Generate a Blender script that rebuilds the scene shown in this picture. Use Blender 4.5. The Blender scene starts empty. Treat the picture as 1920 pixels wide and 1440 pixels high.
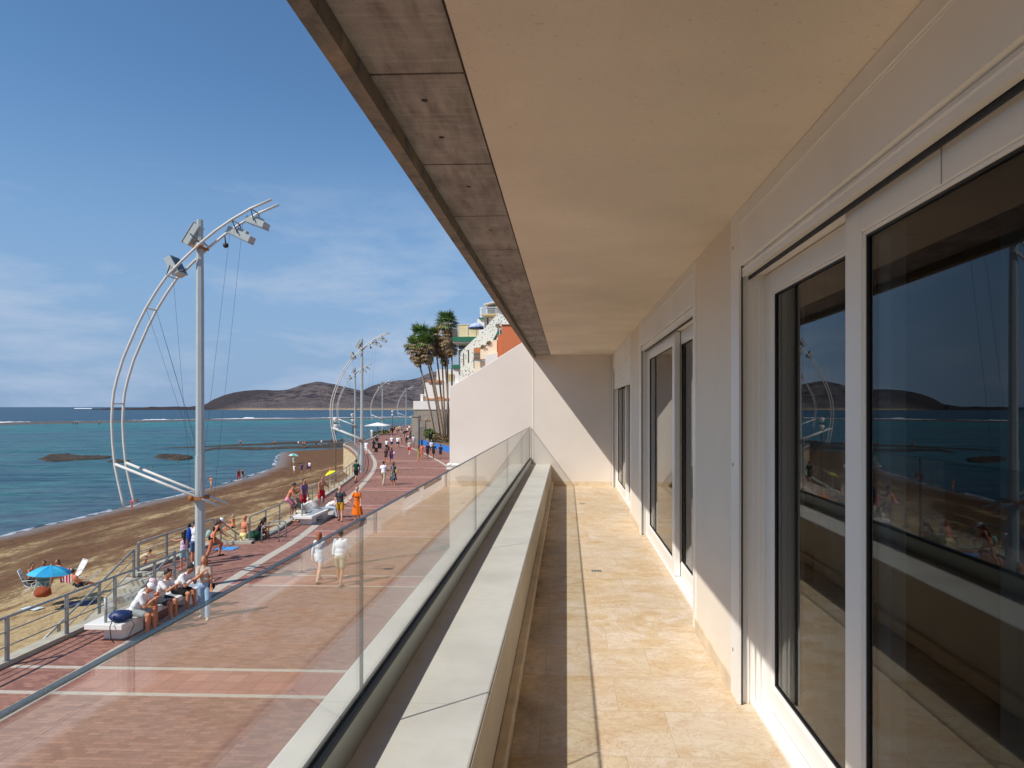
import bpy, bmesh, math, random
from mathutils import Vector, Matrix, noise
R = math.radians
random.seed(7)
sc = bpy.context.scene
col = sc.collection

# ------------------------------------------------------------------ camera
F_, CX, CY, CZ = 1280.0, 1012.0, 763.0, 5.75      # focal length and principal point in photo pixels, eye height
TH = math.atan(50 / 1280)
RT = Vector((math.cos(TH), math.sin(TH), 0)); FW = Vector((-math.sin(TH), math.cos(TH), 0))
CAM = Vector((0, 0, CZ))
cd = bpy.data.cameras.new('camera'); cam = bpy.data.objects.new('camera', cd); col.objects.link(cam)
cam.location = CAM; cam.rotation_euler = (R(90), 0, TH)
cd.sensor_width = 36; cd.lens = F_ / 1920 * 36
cd.shift_x = (960 - CX) / 1920; cd.shift_y = (CY - 720) / 1920
cd.clip_start = 0.05; cd.clip_end = 60000
sc.camera = cam
FZ = 4.25                                          # balcony floor level

def W(px, py, d):
    "world point seen at photo pixel (px,py) at forward distance d"
    return CAM + RT * ((px - CX) / F_ * d) + FW * d + Vector((0, 0, -(py - CY) / F_ * d))
def G(px, py, z=0.0):
    "world point on the level z seen at photo pixel"
    return W(px, py, (CZ - z) * F_ / (py - CY))

# ------------------------------------------------------------------ sky and sun
SUN = Vector((1, .85, -1.35)).normalized()         # direction the light travels
elev = math.asin(-SUN.z)
world = bpy.data.worlds.new('World'); sc.world = world; world.use_nodes = True
nt = world.node_tree; nt.nodes.clear()
N = nt.nodes.new; L = nt.links.new
sky = N('ShaderNodeTexSky'); sky.sky_type = 'NISHITA'; sky.sun_disc = False
sky.sun_elevation = elev; sky.sun_rotation = math.atan2(-SUN.x, -SUN.y)
sky.altitude = 0; sky.air_density = 1.0; sky.dust_density = 0.1; sky.ozone_density = 1.3
tc = N('ShaderNodeTexCoord'); sep = N('ShaderNodeSeparateXYZ'); L(tc.outputs['Generated'], sep.inputs[0])
def mth(op, a, b=None, clamp=False, tree=None):
    t = tree or nt
    m = t.nodes.new('ShaderNodeMath'); m.operation = op; m.use_clamp = clamp
    for i, v in ((0, a), (1, b)):
        if v is None: continue
        if isinstance(v, (int, float)): m.inputs[i].default_value = v
        else: t.links.new(v, m.inputs[i])
    return m.outputs[0]
zc = mth('MAXIMUM', sep.outputs['Z'], 0.0)
den = mth('ADD', zc, 0.10)
cmb = N('ShaderNodeCombineXYZ')
L(mth('DIVIDE', sep.outputs['X'], den), cmb.inputs[0]); L(mth('DIVIDE', sep.outputs['Y'], den), cmb.inputs[1])
mp = N('ShaderNodeMapping'); mp.inputs['Scale'].default_value = (2.0, 2.0, 7.0)
mp.inputs['Location'].default_value = (5.5, 6.6, 0)
L(tc.outputs['Generated'], mp.inputs[0])
n1 = N('ShaderNodeTexNoise'); n1.inputs['Scale'].default_value = 1.9; n1.inputs['Detail'].default_value = 9; n1.inputs['Roughness'].default_value = 0.62
n1.inputs['Distortion'].default_value = 0.25
L(mp.outputs[0], n1.inputs[0])
cr = N('ShaderNodeValToRGB'); cr.color_ramp.elements[0].position = 0.48; cr.color_ramp.elements[1].position = 0.67
L(n1.outputs[0], cr.inputs[0])
hz = N('ShaderNodeMapRange'); hz.inputs[1].default_value = 0.17; hz.inputs[2].default_value = 0.33; hz.inputs[3].default_value = 0.85; hz.inputs[4].default_value = 0.0
L(sep.outputs['Z'], hz.inputs[0])
fac = mth('MULTIPLY', cr.outputs[0], hz.outputs[0], True)
mix = N('ShaderNodeMix'); mix.data_type = 'RGBA'
air = N('ShaderNodeMapRange'); air.inputs[1].default_value = 0.0; air.inputs[2].default_value = 0.42; air.inputs[3].default_value = 0.92; air.inputs[4].default_value = 0.0
air.interpolation_type = 'SMOOTHSTEP'; L(sep.outputs['Z'], air.inputs[0])
hzr = N('ShaderNodeMix'); hzr.data_type = 'RGBA'; L(air.outputs[0], hzr.inputs[0]); L(sky.outputs[0], hzr.inputs[6]); hzr.inputs[7].default_value = (2.75, 3.4, 4.8, 1)
tnt = N('ShaderNodeMix'); tnt.data_type = 'RGBA'; tnt.blend_type = 'MULTIPLY'; tnt.inputs[0].default_value = 1.0
L(hzr.outputs[2], tnt.inputs[6]); tnt.inputs[7].default_value = (0.75, 0.90, 1.0, 1)
L(fac, mix.inputs[0]); L(tnt.outputs[2], mix.inputs[6]); mix.inputs[7].default_value = (3.5, 4.3, 5.6, 1)
hs = N('ShaderNodeHueSaturation'); hs.inputs['Saturation'].default_value = 1.06; hs.inputs['Value'].default_value = 1.12
L(mix.outputs[2], hs.inputs['Color'])
bg = N('ShaderNodeBackground'); bg.inputs['Strength'].default_value = 0.115
L(hs.outputs[0], bg.inputs[0])
wo = N('ShaderNodeOutputWorld'); L(bg.outputs[0], wo.inputs[0])

ld = bpy.data.lights.new('sun', 'SUN'); ld.energy = 4.6; ld.angle = R(0.53); ld.color = (1.0, 0.95, 0.88)
sun = bpy.data.objects.new('sun', ld); col.objects.link(sun)
sun.rotation_euler = SUN.to_track_quat('-Z', 'Y').to_euler()
sc.view_settings.view_transform = 'Standard'; sc.view_settings.look = 'None'
sc.view_settings.exposure = 0.0; sc.view_settings.gamma = 1.0; sc.view_settings.use_curve_mapping = False
cy = sc.cycles
cy.max_bounces = 10; cy.diffuse_bounces = 5; cy.glossy_bounces = 5; cy.transmission_bounces = 8; cy.transparent_max_bounces = 24
cy.caustics_reflective = False; cy.caustics_refractive = False
cy.use_denoising = True

# ------------------------------------------------------------------ object helpers
def tag(o, label=None, cat=None, group=None, kind=None):
    if label: o['label'] = label
    if cat: o['category'] = cat
    if group: o['group'] = group
    if kind: o['kind'] = kind
    return o
def empty(name, loc=(0, 0, 0), rz=0, label=None, cat=None, group=None):
    o = bpy.data.objects.new(name, None); col.objects.link(o)
    o.location = loc; o.rotation_euler = (0, 0, rz); o.empty_display_size = 0.2
    return tag(o, label, cat, group)
def kids(o): return [c for c in bpy.data.objects if c.parent == o]
def copy_tree(o, parent=None):
    c = o.copy(); col.objects.link(c); c.parent = parent
    for ch in kids(o): copy_tree(ch, c)
    return c

class MB:
    def __init__(s): s.bm = bmesh.new(); s.mi = 0
    def _new(s, faces):
        for f in faces: f.material_index = s.mi
    def box(s, x0, x1, y0, y1, z0, z1, M=None):
        P = [(x0,y0,z0),(x1,y0,z0),(x1,y1,z0),(x0,y1,z0),(x0,y0,z1),(x1,y0,z1),(x1,y1,z1),(x0,y1,z1)]
        v = [s.bm.verts.new(M @ Vector(p) if M else p) for p in P]
        s._new([s.bm.faces.new([v[i] for i in f]) for f in ((3,2,1,0),(4,5,6,7),(0,1,5,4),(1,2,6,5),(2,3,7,6),(3,0,4,7))])
        return s
    def quad(s, *p):
        s._new([s.bm.faces.new([s.bm.verts.new(q) for q in p])]); return s
    def prism(s, poly, a, b, axis='z'):
        "extrude a polygon given in the other two axes from a to b"
        def mk(p, t):
            if axis == 'z': return (p[0], p[1], t)
            if axis == 'y': return (p[0], t, p[1])
            return (t, p[0], p[1])
        lo = [s.bm.verts.new(mk(p, a)) for p in poly]; hi = [s.bm.verts.new(mk(p, b)) for p in poly]
        fs = [s.bm.faces.new(lo[::-1]), s.bm.faces.new(hi)]
        n = len(poly)
        for i in range(n): fs.append(s.bm.faces.new([lo[i], lo[(i+1)%n], hi[(i+1)%n], hi[i]]))
        s._new(fs); return s
    def tube(s, pts, r, seg=8, closed=False, caps=True):
        pts = [Vector(p) for p in pts]; rs = r if isinstance(r, (list, tuple)) else [r]*len(pts)
        rings = []; n = len(pts); up = None
        for i, p in enumerate(pts):
            a = pts[(i-1) % n] if (i > 0 or closed) else p
            b = pts[(i+1) % n] if (i < n-1 or closed) else p
            d = (b - a).normalized()
            if up is None:
                up = Vector((0,0,1)) if abs(d.z) < .9 else Vector((1,0,0))
            u = d.cross(up)
            if u.length < 1e-4: u = d.cross(Vector((0,1,0)))
            u.normalize(); v = u.cross(d).normalized(); up = v
            rings.append([s.bm.verts.new(p + (u*math.cos(2*math.pi*k/seg) + v*math.sin(2*math.pi*k/seg))*rs[i]) for k in range(seg)])
        fs = []
        for i in range(n if closed else n-1):
            A, B = rings[i], rings[(i+1) % n]
            for k in range(seg):
                fs.append(s.bm.faces.new([A[k], A[(k+1)%seg], B[(k+1)%seg], B[k]]))
        if caps and not closed:
            fs.append(s.bm.faces.new(rings[0][::-1])); fs.append(s.bm.faces.new(rings[-1]))
        s._new(fs); return s
    def ball(s, c, r, sub=2, scale=(1,1,1), rot=None):
        c = Vector(c)
        ret = bmesh.ops.create_icosphere(s.bm, subdivisions=sub, radius=1.0)
        for v in ret['verts']:
            q = Vector((v.co.x*scale[0]*r, v.co.y*scale[1]*r, v.co.z*scale[2]*r))
            if rot: q = rot @ q
            v.co = c + q
            for f in v.link_faces: f.material_index = s.mi
        return s
    def lathe(s, c, prof, seg=24, caps=True):
        rings = []
        for r, z in prof:
            rings.append([s.bm.verts.new((c[0]+r*math.cos(2*math.pi*k/seg), c[1]+r*math.sin(2*math.pi*k/seg), c[2]+z)) for k in range(seg)])
        fs = []
        for A, B in zip(rings, rings[1:]):
            for k in range(seg): fs.append(s.bm.faces.new([A[k], A[(k+1)%seg], B[(k+1)%seg], B[k]]))
        if caps:
            fs.append(s.bm.faces.new(rings[0][::-1])); fs.append(s.bm.faces.new(rings[-1]))
        s._new(fs); return s
    def build(s, name, mat, parent=None, smooth=False, bevel=0, label=None, sharp=None, loc=None):
        me = bpy.data.meshes.new(name)
        bmesh.ops.recalc_face_normals(s.bm, faces=s.bm.faces)
        if loc is not None:
            for v in s.bm.verts: v.co -= Vector(loc)
        s.bm.to_mesh(me); s.bm.free()
        for m in (mat if isinstance(mat, (list, tuple)) else [mat]): me.materials.append(m)
        if smooth:
            for p in me.polygons: p.use_smooth = True
            if sharp: me.set_sharp_from_angle(angle=R(sharp))
        o = bpy.data.objects.new(name, me); col.objects.link(o); o.parent = parent
        if loc is not None: o.location = loc
        if bevel:
            b = o.modifiers.new('bevel', 'BEVEL'); b.width = bevel; b.segments = 2; b.limit_method = 'ANGLE'; b.angle_limit = R(40)
        if label: o['label'] = label
        return o

# ------------------------------------------------------------------ materials
def lin(c):
    return tuple(((v/255)/12.92 if v/255 <= .04045 else ((v/255+.055)/1.055)**2.4) for v in c)
class NT:
    def __init__(s, name):
        s.m = bpy.data.materials.new(name); s.m.use_nodes = True; s.t = s.m.node_tree
        s.p = s.t.nodes['Principled BSDF']; s.out = s.t.nodes['Material Output']
        s.tc = None
    def n(s, typ, **k):
        nd = s.t.nodes.new(typ)
        for a, b in k.items(): setattr(nd, a, b)
        return nd
    def l(s, a, b): s.t.links.new(a, b)
    def co(s, scale=(1,1,1), rot=(0,0,0), loc=(0,0,0), world=False):
        if world:
            g = s.n('ShaderNodeNewGeometry').outputs['Position']
        else:
            if not s.tc: s.tc = s.n('ShaderNodeTexCoord')
            g = s.tc.outputs['Object']
        m = s.n('ShaderNodeMapping'); m.inputs['Scale'].default_value = scale; m.inputs['Rotation'].default_value = rot; m.inputs['Location'].default_value = loc
        s.l(g, m.inputs[0]); return m.outputs[0]
    def noise(s, vec, scale, detail=4, rough=.55, dist=0):
        x = s.n('ShaderNodeTexNoise'); x.inputs['Scale'].default_value = scale; x.inputs['Detail'].default_value = detail
        x.inputs['Roughness'].default_value = rough; x.inputs['Distortion'].default_value = dist
        s.l(vec, x.inputs[0]); return x.outputs[0]
    def ramp(s, fac, stops):
        r = s.n('ShaderNodeValToRGB'); el = r.color_ramp.elements
        while len(el) < len(stops): el.new(.5)
        for e, (p, c) in zip(el, stops):
            e.position = p; e.color = (c, c, c, 1) if isinstance(c, (int, float)) else tuple(c[:3]) + (1,)
        s.l(fac, r.inputs[0]); return r.outputs[0]
    def mix(s, fac, a, b, mode='MIX'):
        x = s.n('ShaderNodeMix', data_type='RGBA', blend_type=mode)
        for i, v in ((0, fac), (6, a), (7, b)):
            if isinstance(v, (int, float)): x.inputs[i].default_value = v
            elif isinstance(v, (tuple, list)): x.inputs[i].default_value = tuple(v[:3]) + (1,)
            else: s.l(v, x.inputs[i])
        return x.outputs[2]
    def math(s, op, a, b=None, clamp=False): return mth(op, a, b, clamp, s.t)
    def bump(s, h, strength=.3, dist=.01, normal=None):
        b = s.n('ShaderNodeBump'); b.inputs['Strength'].default_value = strength; b.inputs['Distance'].default_value = dist
        s.l(h, b.inputs['Height'])
        if normal is not None: s.l(normal, b.inputs['Normal'])
        s.l(b.outputs[0], s.p.inputs['Normal']); return b.outputs[0]
    def col(s, c):
        if isinstance(c, (tuple, list)): s.p.inputs['Base Color'].default_value = tuple(c[:3]) + (1,)
        else: s.l(c, s.p.inputs['Base Color'])
    def set(s, **k):
        for a, b in k.items(): s.p.inputs[a.replace('_', ' ')].default_value = b
        return s

def basic(name, rgb, rough=.6, var=.12, scale=6, bump=0, bscale=60, metal=0, spec=.5):
    "plain paint, cloth, metal ... with a little real unevenness of tone"
    t = NT(name); c = lin(rgb) if max(rgb) > 1 else rgb
    v = t.co()
    n_ = t.noise(v, scale, 5)
    a = tuple(max(0, x*(1-var)) for x in c); b = tuple(min(1, x*(1+var)) for x in c)
    t.col(t.mix(t.ramp(n_, [(.3, 0.0), (.7, 1.0)]), a, b))
    t.set(Roughness=rough, Metallic=metal); t.p.inputs['Specular IOR Level'].default_value = spec
    if bump: t.bump(t.noise(v, bscale, 3), bump, .004)
    return t.m
_cloth = {}
def cloth(rgb, rough=.85):
    k = tuple(rgb)
    if k not in _cloth: _cloth[k] = basic('cloth', rgb, rough, .10, 9, .25, 40, 0, .2)
    return _cloth[k]

# rough render (plaster) walls
def plaster(name, rgb, grain=140, strength=.35, stain=.06):
    t = NT(name); v = t.co(); c = lin(rgb)
    n_ = t.noise(v, .9, 6, .6); f = t.noise(v, grain, 2)
    k = t.mix(t.ramp(n_, [(.3, 0.), (.75, 1.)]), tuple(x*(1-stain) for x in c), tuple(min(1, x*(1+stain*.6)) for x in c))
    sp = t.noise(v, grain*.55, 1)
    k = t.mix(t.ramp(sp, [(.70, 0.), (.76, .35)]), k, tuple(x*.5 for x in c))
    t.col(k); t.set(Roughness=.9); t.p.inputs['Specular IOR Level'].default_value = .2
    t.bump(f, strength, .004); return t.m
M_wall = plaster('pale_render', (226, 216, 205))
M_ceil = plaster('ceiling_render', (230, 219, 202), 90, 1.0, .14)
M_wall_bounce = plaster('pale_render_bounce_lit', (236, 224, 206))  # same paint as M_wall; missing bounce light on the shaded side put into colour
M_pinner = basic('parapet_render', (206, 196, 178), .85, .06, 3, .2, 50)

# concrete
def concrete():
    t = NT('concrete'); v = t.co()
    n_ = t.noise(v, 1.7, 8, .65); m_ = t.noise(t.co((6, 1.2, 6)), 3, 6, .6); f = t.noise(v, 60, 3)
    k = t.ramp(n_, [(.25, lin((118, 112, 106))), (.5, lin((150, 143, 137))), (.75, lin((176, 169, 162)))])
    k = t.mix(t.ramp(m_, [(.42, 0.), (.65, .65)]), k, lin((98, 91, 86)))
    s_ = t.noise(t.co((1, 14, 1)), 5, 6, .7); k = t.mix(t.ramp(s_, [(.5, 0.), (.7, .35)]), k, lin((190, 184, 178)))
    k = t.mix(t.ramp(f, [(.66, 0.), (.72, .4)]), k, lin((70, 62, 55)))
    t.col(k); t.set(Roughness=.85); t.bump(t.noise(v, 25, 6, .7), .35, .006); return t.m
M_conc = concrete()
def rusty_conc():
    t = NT('weathered_concrete_edge'); v = t.co()
    n_ = t.noise(v, 7, 8, .7, .4)
    k = t.ramp(n_, [(.3, lin((74, 72, 70))), (.46, lin((120, 114, 106))), (.60, lin((140, 124, 106))), (.75, lin((158, 150, 140)))])
    t.col(k); t.set(Roughness=.9); t.bump(t.noise(v, 18, 7, .7), .8, .012); return t.m
M_lip = rusty_conc()

# travertine-like floor tiles
def floor_tiles():
    t = NT('beige_marble_tiles'); v = t.co()
    w = t.n('ShaderNodeTexBrick'); w.offset = .37; w.inputs['Scale'].default_value = 1.0
    w.inputs['Brick Width'].default_value = .60; w.inputs['Row Height'].default_value = .435
    w.inputs['Mortar Size'].default_value = .0016; w.inputs['Mortar Smooth'].default_value = .2; w.inputs['Bias'].default_value = 0
    w.inputs['Color1'].default_value = (0, 0, 0, 1); w.inputs['Color2'].default_value = (1, 1, 1, 1); w.inputs['Mortar'].default_value = (.5, .5, .5, 1)
    t.l(t.co(loc=(.12, .1, 0)), w.inputs[0])
    off = t.n('ShaderNodeVectorMath', operation='MULTIPLY_ADD'); t.l(w.outputs['Color'], off.inputs[0]); off.inputs[1].default_value = (7, 3, 0); t.l(v, off.inputs[2])
    mp_ = t.n('ShaderNodeMapping'); mp_.inputs['Scale'].default_value = (1.7, 2.5, 1); mp_.inputs['Rotation'].default_value = (0, 0, R(4)); t.l(off.outputs[0], mp_.inputs[0])
    a = t.noise(mp_.outputs[0], 1.5, 10, .7, 1.6)
    b = t.noise(mp_.outputs[0], 4.0, 10, .75, 1.2)
    cl = t.noise(off.outputs[0], 1.6, 3)
    k = t.ramp(a, [(.30, lin((192, 160, 118))), (.43, lin((206, 181, 142))), (.55, lin((215, 195, 160))), (.70, lin((222, 207, 180)))])
    k = t.mix(t.ramp(b, [(.50, 0.), (.66, .5)]), k, lin((198, 152, 106)))
    pt = t.noise(off.outputs[0], 3.3, 8, .7, .8); k = t.mix(t.ramp(pt, [(.50, 0.), (.64, .7)]), k, lin((226, 213, 198)))
    k = t.mix(t.ramp(pt, [(.30, .5), (.43, 0.)]), k, lin((202, 160, 112)))
    k = t.mix(t.ramp(b, [(.25, .35), (.42, 0.)]), k, lin((224, 214, 200)))
    k = t.mix(t.ramp(cl, [(.4, 0.), (.62, .55)]), k, lin((216, 200, 180)))
    vein = t.noise(mp_.outputs[0], 3.1, 12, .75, 2.0)
    k = t.mix(t.ramp(vein, [(.488, 0.), (.5, .75), (.512, 0.)]), k, lin((160, 112, 66)))
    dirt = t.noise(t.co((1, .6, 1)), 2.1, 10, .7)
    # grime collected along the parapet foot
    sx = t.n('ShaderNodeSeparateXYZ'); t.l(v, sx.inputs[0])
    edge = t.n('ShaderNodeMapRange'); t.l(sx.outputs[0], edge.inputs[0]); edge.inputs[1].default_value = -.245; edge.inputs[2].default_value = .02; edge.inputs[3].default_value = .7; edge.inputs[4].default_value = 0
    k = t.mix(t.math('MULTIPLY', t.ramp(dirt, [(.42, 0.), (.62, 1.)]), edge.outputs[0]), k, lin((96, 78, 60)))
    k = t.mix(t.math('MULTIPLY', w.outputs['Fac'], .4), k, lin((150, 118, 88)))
    t.col(k); t.set(Roughness=.62)
    t.bump(t.math('ADD', t.math('MULTIPLY', w.outputs['Fac'], -1.0), t.math('MULTIPLY', b, .25)), .35, .004)
    return t.m
M_tile = floor_tiles()
def ledge_stone():
    t = NT('ledge_stone'); v = t.co()
    n_ = t.noise(v, 2.2, 8, .6); f = t.noise(v, 120, 3)
    k = t.ramp(n_, [(.3, lin((206, 201, 190))), (.6, lin((224, 219, 208))), (.8, lin((212, 204, 186)))])
    sp = t.noise(v, 2.6, 4, .5, .3)
    k = t.mix(t.ramp(sp, [(.66, 0.), (.78, .35)]), k, lin((190, 165, 120)))
    w = t.n('ShaderNodeTexBrick'); w.offset = 0; w.inputs['Brick Width'].default_value = 5; w.inputs['Row Height'].default_value = 1.35
    w.inputs['Mortar Size'].default_value = .0014; w.inputs['Scale'].default_value = 1; w.inputs['Mortar Smooth'].default_value = 0
    t.l(t.co(loc=(2.5, .2, 0)), w.inputs[0])
    k = t.mix(t.math('MULTIPLY', w.outputs['Fac'], .5), k, lin((150, 140, 125)))
    t.col(k); t.set(Roughness=.8); t.bump(t.noise(v, 9, 8, .7), .3, .006); return t.m
M_ledge = ledge_stone()
M_marble_sk = basic('marble_skirting', (214, 196, 168), .5, .14, 6)
M_white = basic('white_aluminium', (236, 232, 225), .38, .02, 2)
M_white2 = basic('white_paint', (234, 231, 224), .5, .04, 2)
M_gasket = basic('black_rubber', (22, 24, 27), .55, .1)
M_steel = basic('galvanised_steel', (158, 162, 160), .45, .18, 5, 0, 60, .25)
M_chan = basic('anodised_channel', (176, 180, 172), .42, .05, 3, 0, 60, .35)
M_pole = basic('grey_painted_steel', (170, 178, 177), .5, .06, 1.5)
M_arc = basic('white_painted_tube', (205, 203, 196), .5, .08, 1.5)
M_rust = basic('rusty_bracket', (150, 95, 50), .8, .3, 20)
M_wire = basic('steel_cable', (70, 74, 80), .5, .1)
M_dark = basic('dark_metal', (48, 48, 50), .6, .2)
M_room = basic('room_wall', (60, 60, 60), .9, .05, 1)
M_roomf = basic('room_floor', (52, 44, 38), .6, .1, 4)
M_curtain = basic('curtain_cloth', (165, 165, 160), .9, .08, 5)

def glass(name, tint, base_refl, rough=0.0, wav=0.0):
    t = NT(name); t.t.nodes.remove(t.p)
    tr = t.n('ShaderNodeBsdfTransparent'); tr.inputs[0].default_value = tuple(tint) + (1,)
    gl = t.n('ShaderNodeBsdfGlossy'); gl.inputs['Roughness'].default_value = rough
    lw = t.n('ShaderNodeLayerWeight'); lw.inputs['Blend'].default_value = .5
    f5 = t.math('POWER', lw.outputs['Facing'], 5.0)
    f = t.math('ADD', t.math('MULTIPLY', f5, 1 - base_refl), base_refl, True)
    if wav:
        b = t.n('ShaderNodeBump'); b.inputs['Strength'].default_value = wav; b.inputs['Distance'].default_value = .02
        t.l(t.noise(t.co(), 1.2, 1), b.inputs['Height']); t.l(b.outputs[0], gl.inputs['Normal'])
    mx = t.n('ShaderNodeMixShader'); t.l(f, mx.inputs[0]); t.l(tr.outputs[0], mx.inputs[1]); t.l(gl.outputs[0], mx.inputs[2])
    t.l(mx.outputs[0], t.out.inputs[0]); return t.m
M_glass = glass('balustrade_glass', (.955, .970, .965), .095)
def edge_mat():
    t = NT('glass_edge'); t.set(Roughness=.3); t.p.inputs['Base Color'].default_value = lin((54, 74, 82)) + (1,); t.p.inputs['Alpha'].default_value = .6
    return t.m
M_gedge = edge_mat()
M_pane = glass('window_glass', (.48, .53, .55), .068)
M_pane_far = basic('far_window_glass', (70, 84, 92), .15, .1, 3)
# ================================================================== THE BALCONY
YB = 13.0                                            # end wall
YN = -4.0                                            # extent behind the camera
bld = empty('apartment_building', (0, 0, 0), 0, 'pale rendered building whose balcony with beige marble floor and glass doors overlooks the promenade', 'building')
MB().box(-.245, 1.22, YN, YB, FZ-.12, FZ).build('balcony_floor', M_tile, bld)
# parapet with its wide ledge
m = MB(); m.box(-.91, -.295, YN, YB-.003, FZ-.40, FZ+.407)
m.build('parapet', [M_ledge], bld, bevel=.008)
m = MB(); m.box(-.2949, -.291, YN, YB-.004, FZ, FZ+.398); m.build('parapet_lining', M_pinner, bld)
m = MB(); m.box(-.2905, -.243, YN, YB-.004, FZ+.0005, FZ+.085); m.build('skirting', M_marble_sk, bld, bevel=.006)
MB().box(-.84, 1.6, YN, YB+8, .01, FZ-.401).build('facade_wall', M_wall, bld)
# ceiling, exposed concrete strip and its drip lip
HC = .993
MB().box(-.298, 1.4, YN, YB, CZ+HC, CZ+HC+.2).build('ceiling', M_ceil, bld)
m = MB()
g0 = 2.02; P = .757
y = g0 - 8*P
while y < YB:
    y1 = min(y+P-.012, YB-.002)
    m.box(-.586, -.304, y, y1, CZ+HC-.003, CZ+HC+.05)
    y += P
m.mi = 1; m.box(-.586, -.299, YN, YB-.001, CZ+HC+.012, CZ+HC+.2)
y = g0 - 8*P; i = 0
while y < YB-1:
    for q in ((.36,),(.36,),(.22, .62))[i % 3]:
        m.lathe((-.44+.02*math.sin(i*2.1), y+q*P*1.0, CZ+HC-.0045), [(.011, 0), (.011, .001)], 10)
    y += P; i += 1
m.build('concrete_soffit', [M_conc, basic('dark_joint', (58, 50, 44), .9, .1)], bld, bevel=.006)
m = MB(); m.box(-.640, -.588, YN, YB-.002, CZ+.93, CZ+1.9); m.build('drip_edge', M_lip, bld)
MB().box(-.586, 1.4, YN, YB, CZ+HC+.2005, CZ+1.9).build('upper_slab', M_conc, bld)

# facade wall with its openings
DOORS = [(-1.6, 3.64), (4.64, 8.19), (9.28, 12.95)]
XW = .875
for a, b in ((YN, -1.6), (3.64, 4.64), (8.19, 9.28)):
    MB().box(XW, 1.25, a, b, FZ+.0005, CZ+HC-.0005).build('wall', M_wall_bounce, bld)
    MB().box(XW-.010, XW-.0005, a+.0005, b-.0005, FZ+.0006, FZ+.075).build('skirting', M_marble_sk, bld)

def door(Y0, Y1, sashes, drop=0.0, far=False, near_cas=.09, far_cas=.165):
    "Y0 near end, Y1 far end; sashes = (ya, yb, face x); drop = how far the roller shutter hangs down"
    zt = CZ + .71                                   # underside of the shutter box
    m = MB()
    m.box(.868, .8795, Y1-far_cas, Y1, FZ+.001, CZ+HC-.001)       # far casing
    m.box(.868, .8795, Y0, Y0+near_cas, FZ+.001, CZ+HC-.001)
    m.box(.888, 1.16, Y1-far_cas+.02, Y1-.001, FZ+.001, CZ+HC-.001)     # reveals
    for q in (.915, .945, .972): m.box(q, q+.008, Y1-far_cas+.014, Y1-far_cas+.021, FZ+.002, zt)
    m.box(.888, 1.16, Y0+.001, Y0+near_cas-.012, FZ+.001, CZ+HC-.001)
    m.box(.925, 1.15, Y0+near_cas-.01, Y1-far_cas+.018, CZ+.665, CZ+.69)       # head track
    m.box(.93, 1.15, Y0+near_cas-.01, Y1-far_cas+.018, FZ+.001, FZ+.016)       # threshold
    root = m.build('sliding_door', M_white, bld)
    a, b = Y0+near_cas+.0005, Y1-far_cas-.0005
    m = MB(); m.box(.869, 1.15, a, b, zt, CZ+HC-.002)
    m.box(.8665, .8689, a, b, CZ+.905, CZ+.915)
    m.tube([(.8675, a, CZ+.918), (.8675, b, CZ+.918)], .004, 6)
    m.build('shutter_box', M_white2, root)
    # rolled shutter: lowest slats
    m = MB(); z = zt-.001; k = 0
    m.box(.893, .906, a, b, zt-.03-drop, zt-.001)
    n = max(1, int(drop/.045))
    for i in range(n+1):
        zz = zt - .022 - i*.045
        if zz < zt - drop - .03: break
        m.tube([(.898, a, zz), (.898, b, zz)], .016, 8)
    m.box(.885, .912, a, b, zt-.055-drop, zt-.03-drop)
    m.build('roller_shutter', M_white2, root, smooth=True, sharp=40)
    m = MB(); m.box(.915, .923, a, b, CZ+.64, zt-.001)
    m.box(.8795, .887, Y1-far_cas-.004, Y1-far_cas+.01, FZ+.001, zt-.06)
    m.build('seal', M_gasket, root)
    for ya, yb, xf in sashes:
        zb, ztp = FZ+.02, CZ+.66
        S = .125; T = .05
        Bz = FZ+.145; Tz = CZ+.548
        m = MB()
        m.box(xf, xf+T, ya, ya+S, zb, ztp); m.box(xf, xf+T, yb-S, yb, zb, ztp)
        MB().box(xf+.004, xf+T-.004, ya+.002, yb-.002, FZ+.0165, zb-.0005).build('seal', M_gasket, root)
        m.box(xf+.0005, xf+T-.0005, ya+S, yb-S, zb, Bz-.014); m.box(xf+.0005, xf+T-.0005, ya+S, yb-S, Tz+.014, ztp)
        # glazing beads
        m.box(xf+.006, xf+.02, ya+S, ya+S+.013, Bz-.014, Tz+.014); m.box(xf+.006, xf+.02, yb-S-.013, yb-S, Bz-.014, Tz+.014)
        m.box(xf+.0055, xf+.0195, ya+S+.013, yb-S-.013, Bz-.014, Bz-.001); m.box(xf+.0055, xf+.0195, ya+S+.013, yb-S-.013, Tz+.001, Tz+.014)
        m.build('sash', M_white, root, bevel=.004)
        m = MB()
        for q in ((ya+S+.013, ya+S+.019, Bz, Tz), (yb-S-.019, yb-S-.013, Bz, Tz), (ya+S+.013, yb-S-.013, Bz-.001, Bz+.006), (ya+S+.013, yb-S-.013, Tz-.006, Tz+.001)):
            m.box(xf+.012, xf+.036, *q)
        m.build('seal', M_gasket, root)
        m = MB(); m.box(xf+.02, xf+.03, ya+S+.0195, yb-S-.0195, Bz+.0065, Tz-.0065)
        m.build('pane', M_pane, root)
    return root
door(-1.6, 3.64, [(-.9, 2.357, .945), (2.15, 3.497, 1.0)])
door(4.64, 8.19, [(6.02, 8.02, .945), (4.76, 6.18, 1.0)], .0)
door(9.28, 12.95, [(10.9, 12.80, .945), (9.40, 11.06, 1.0)], .33)

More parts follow.
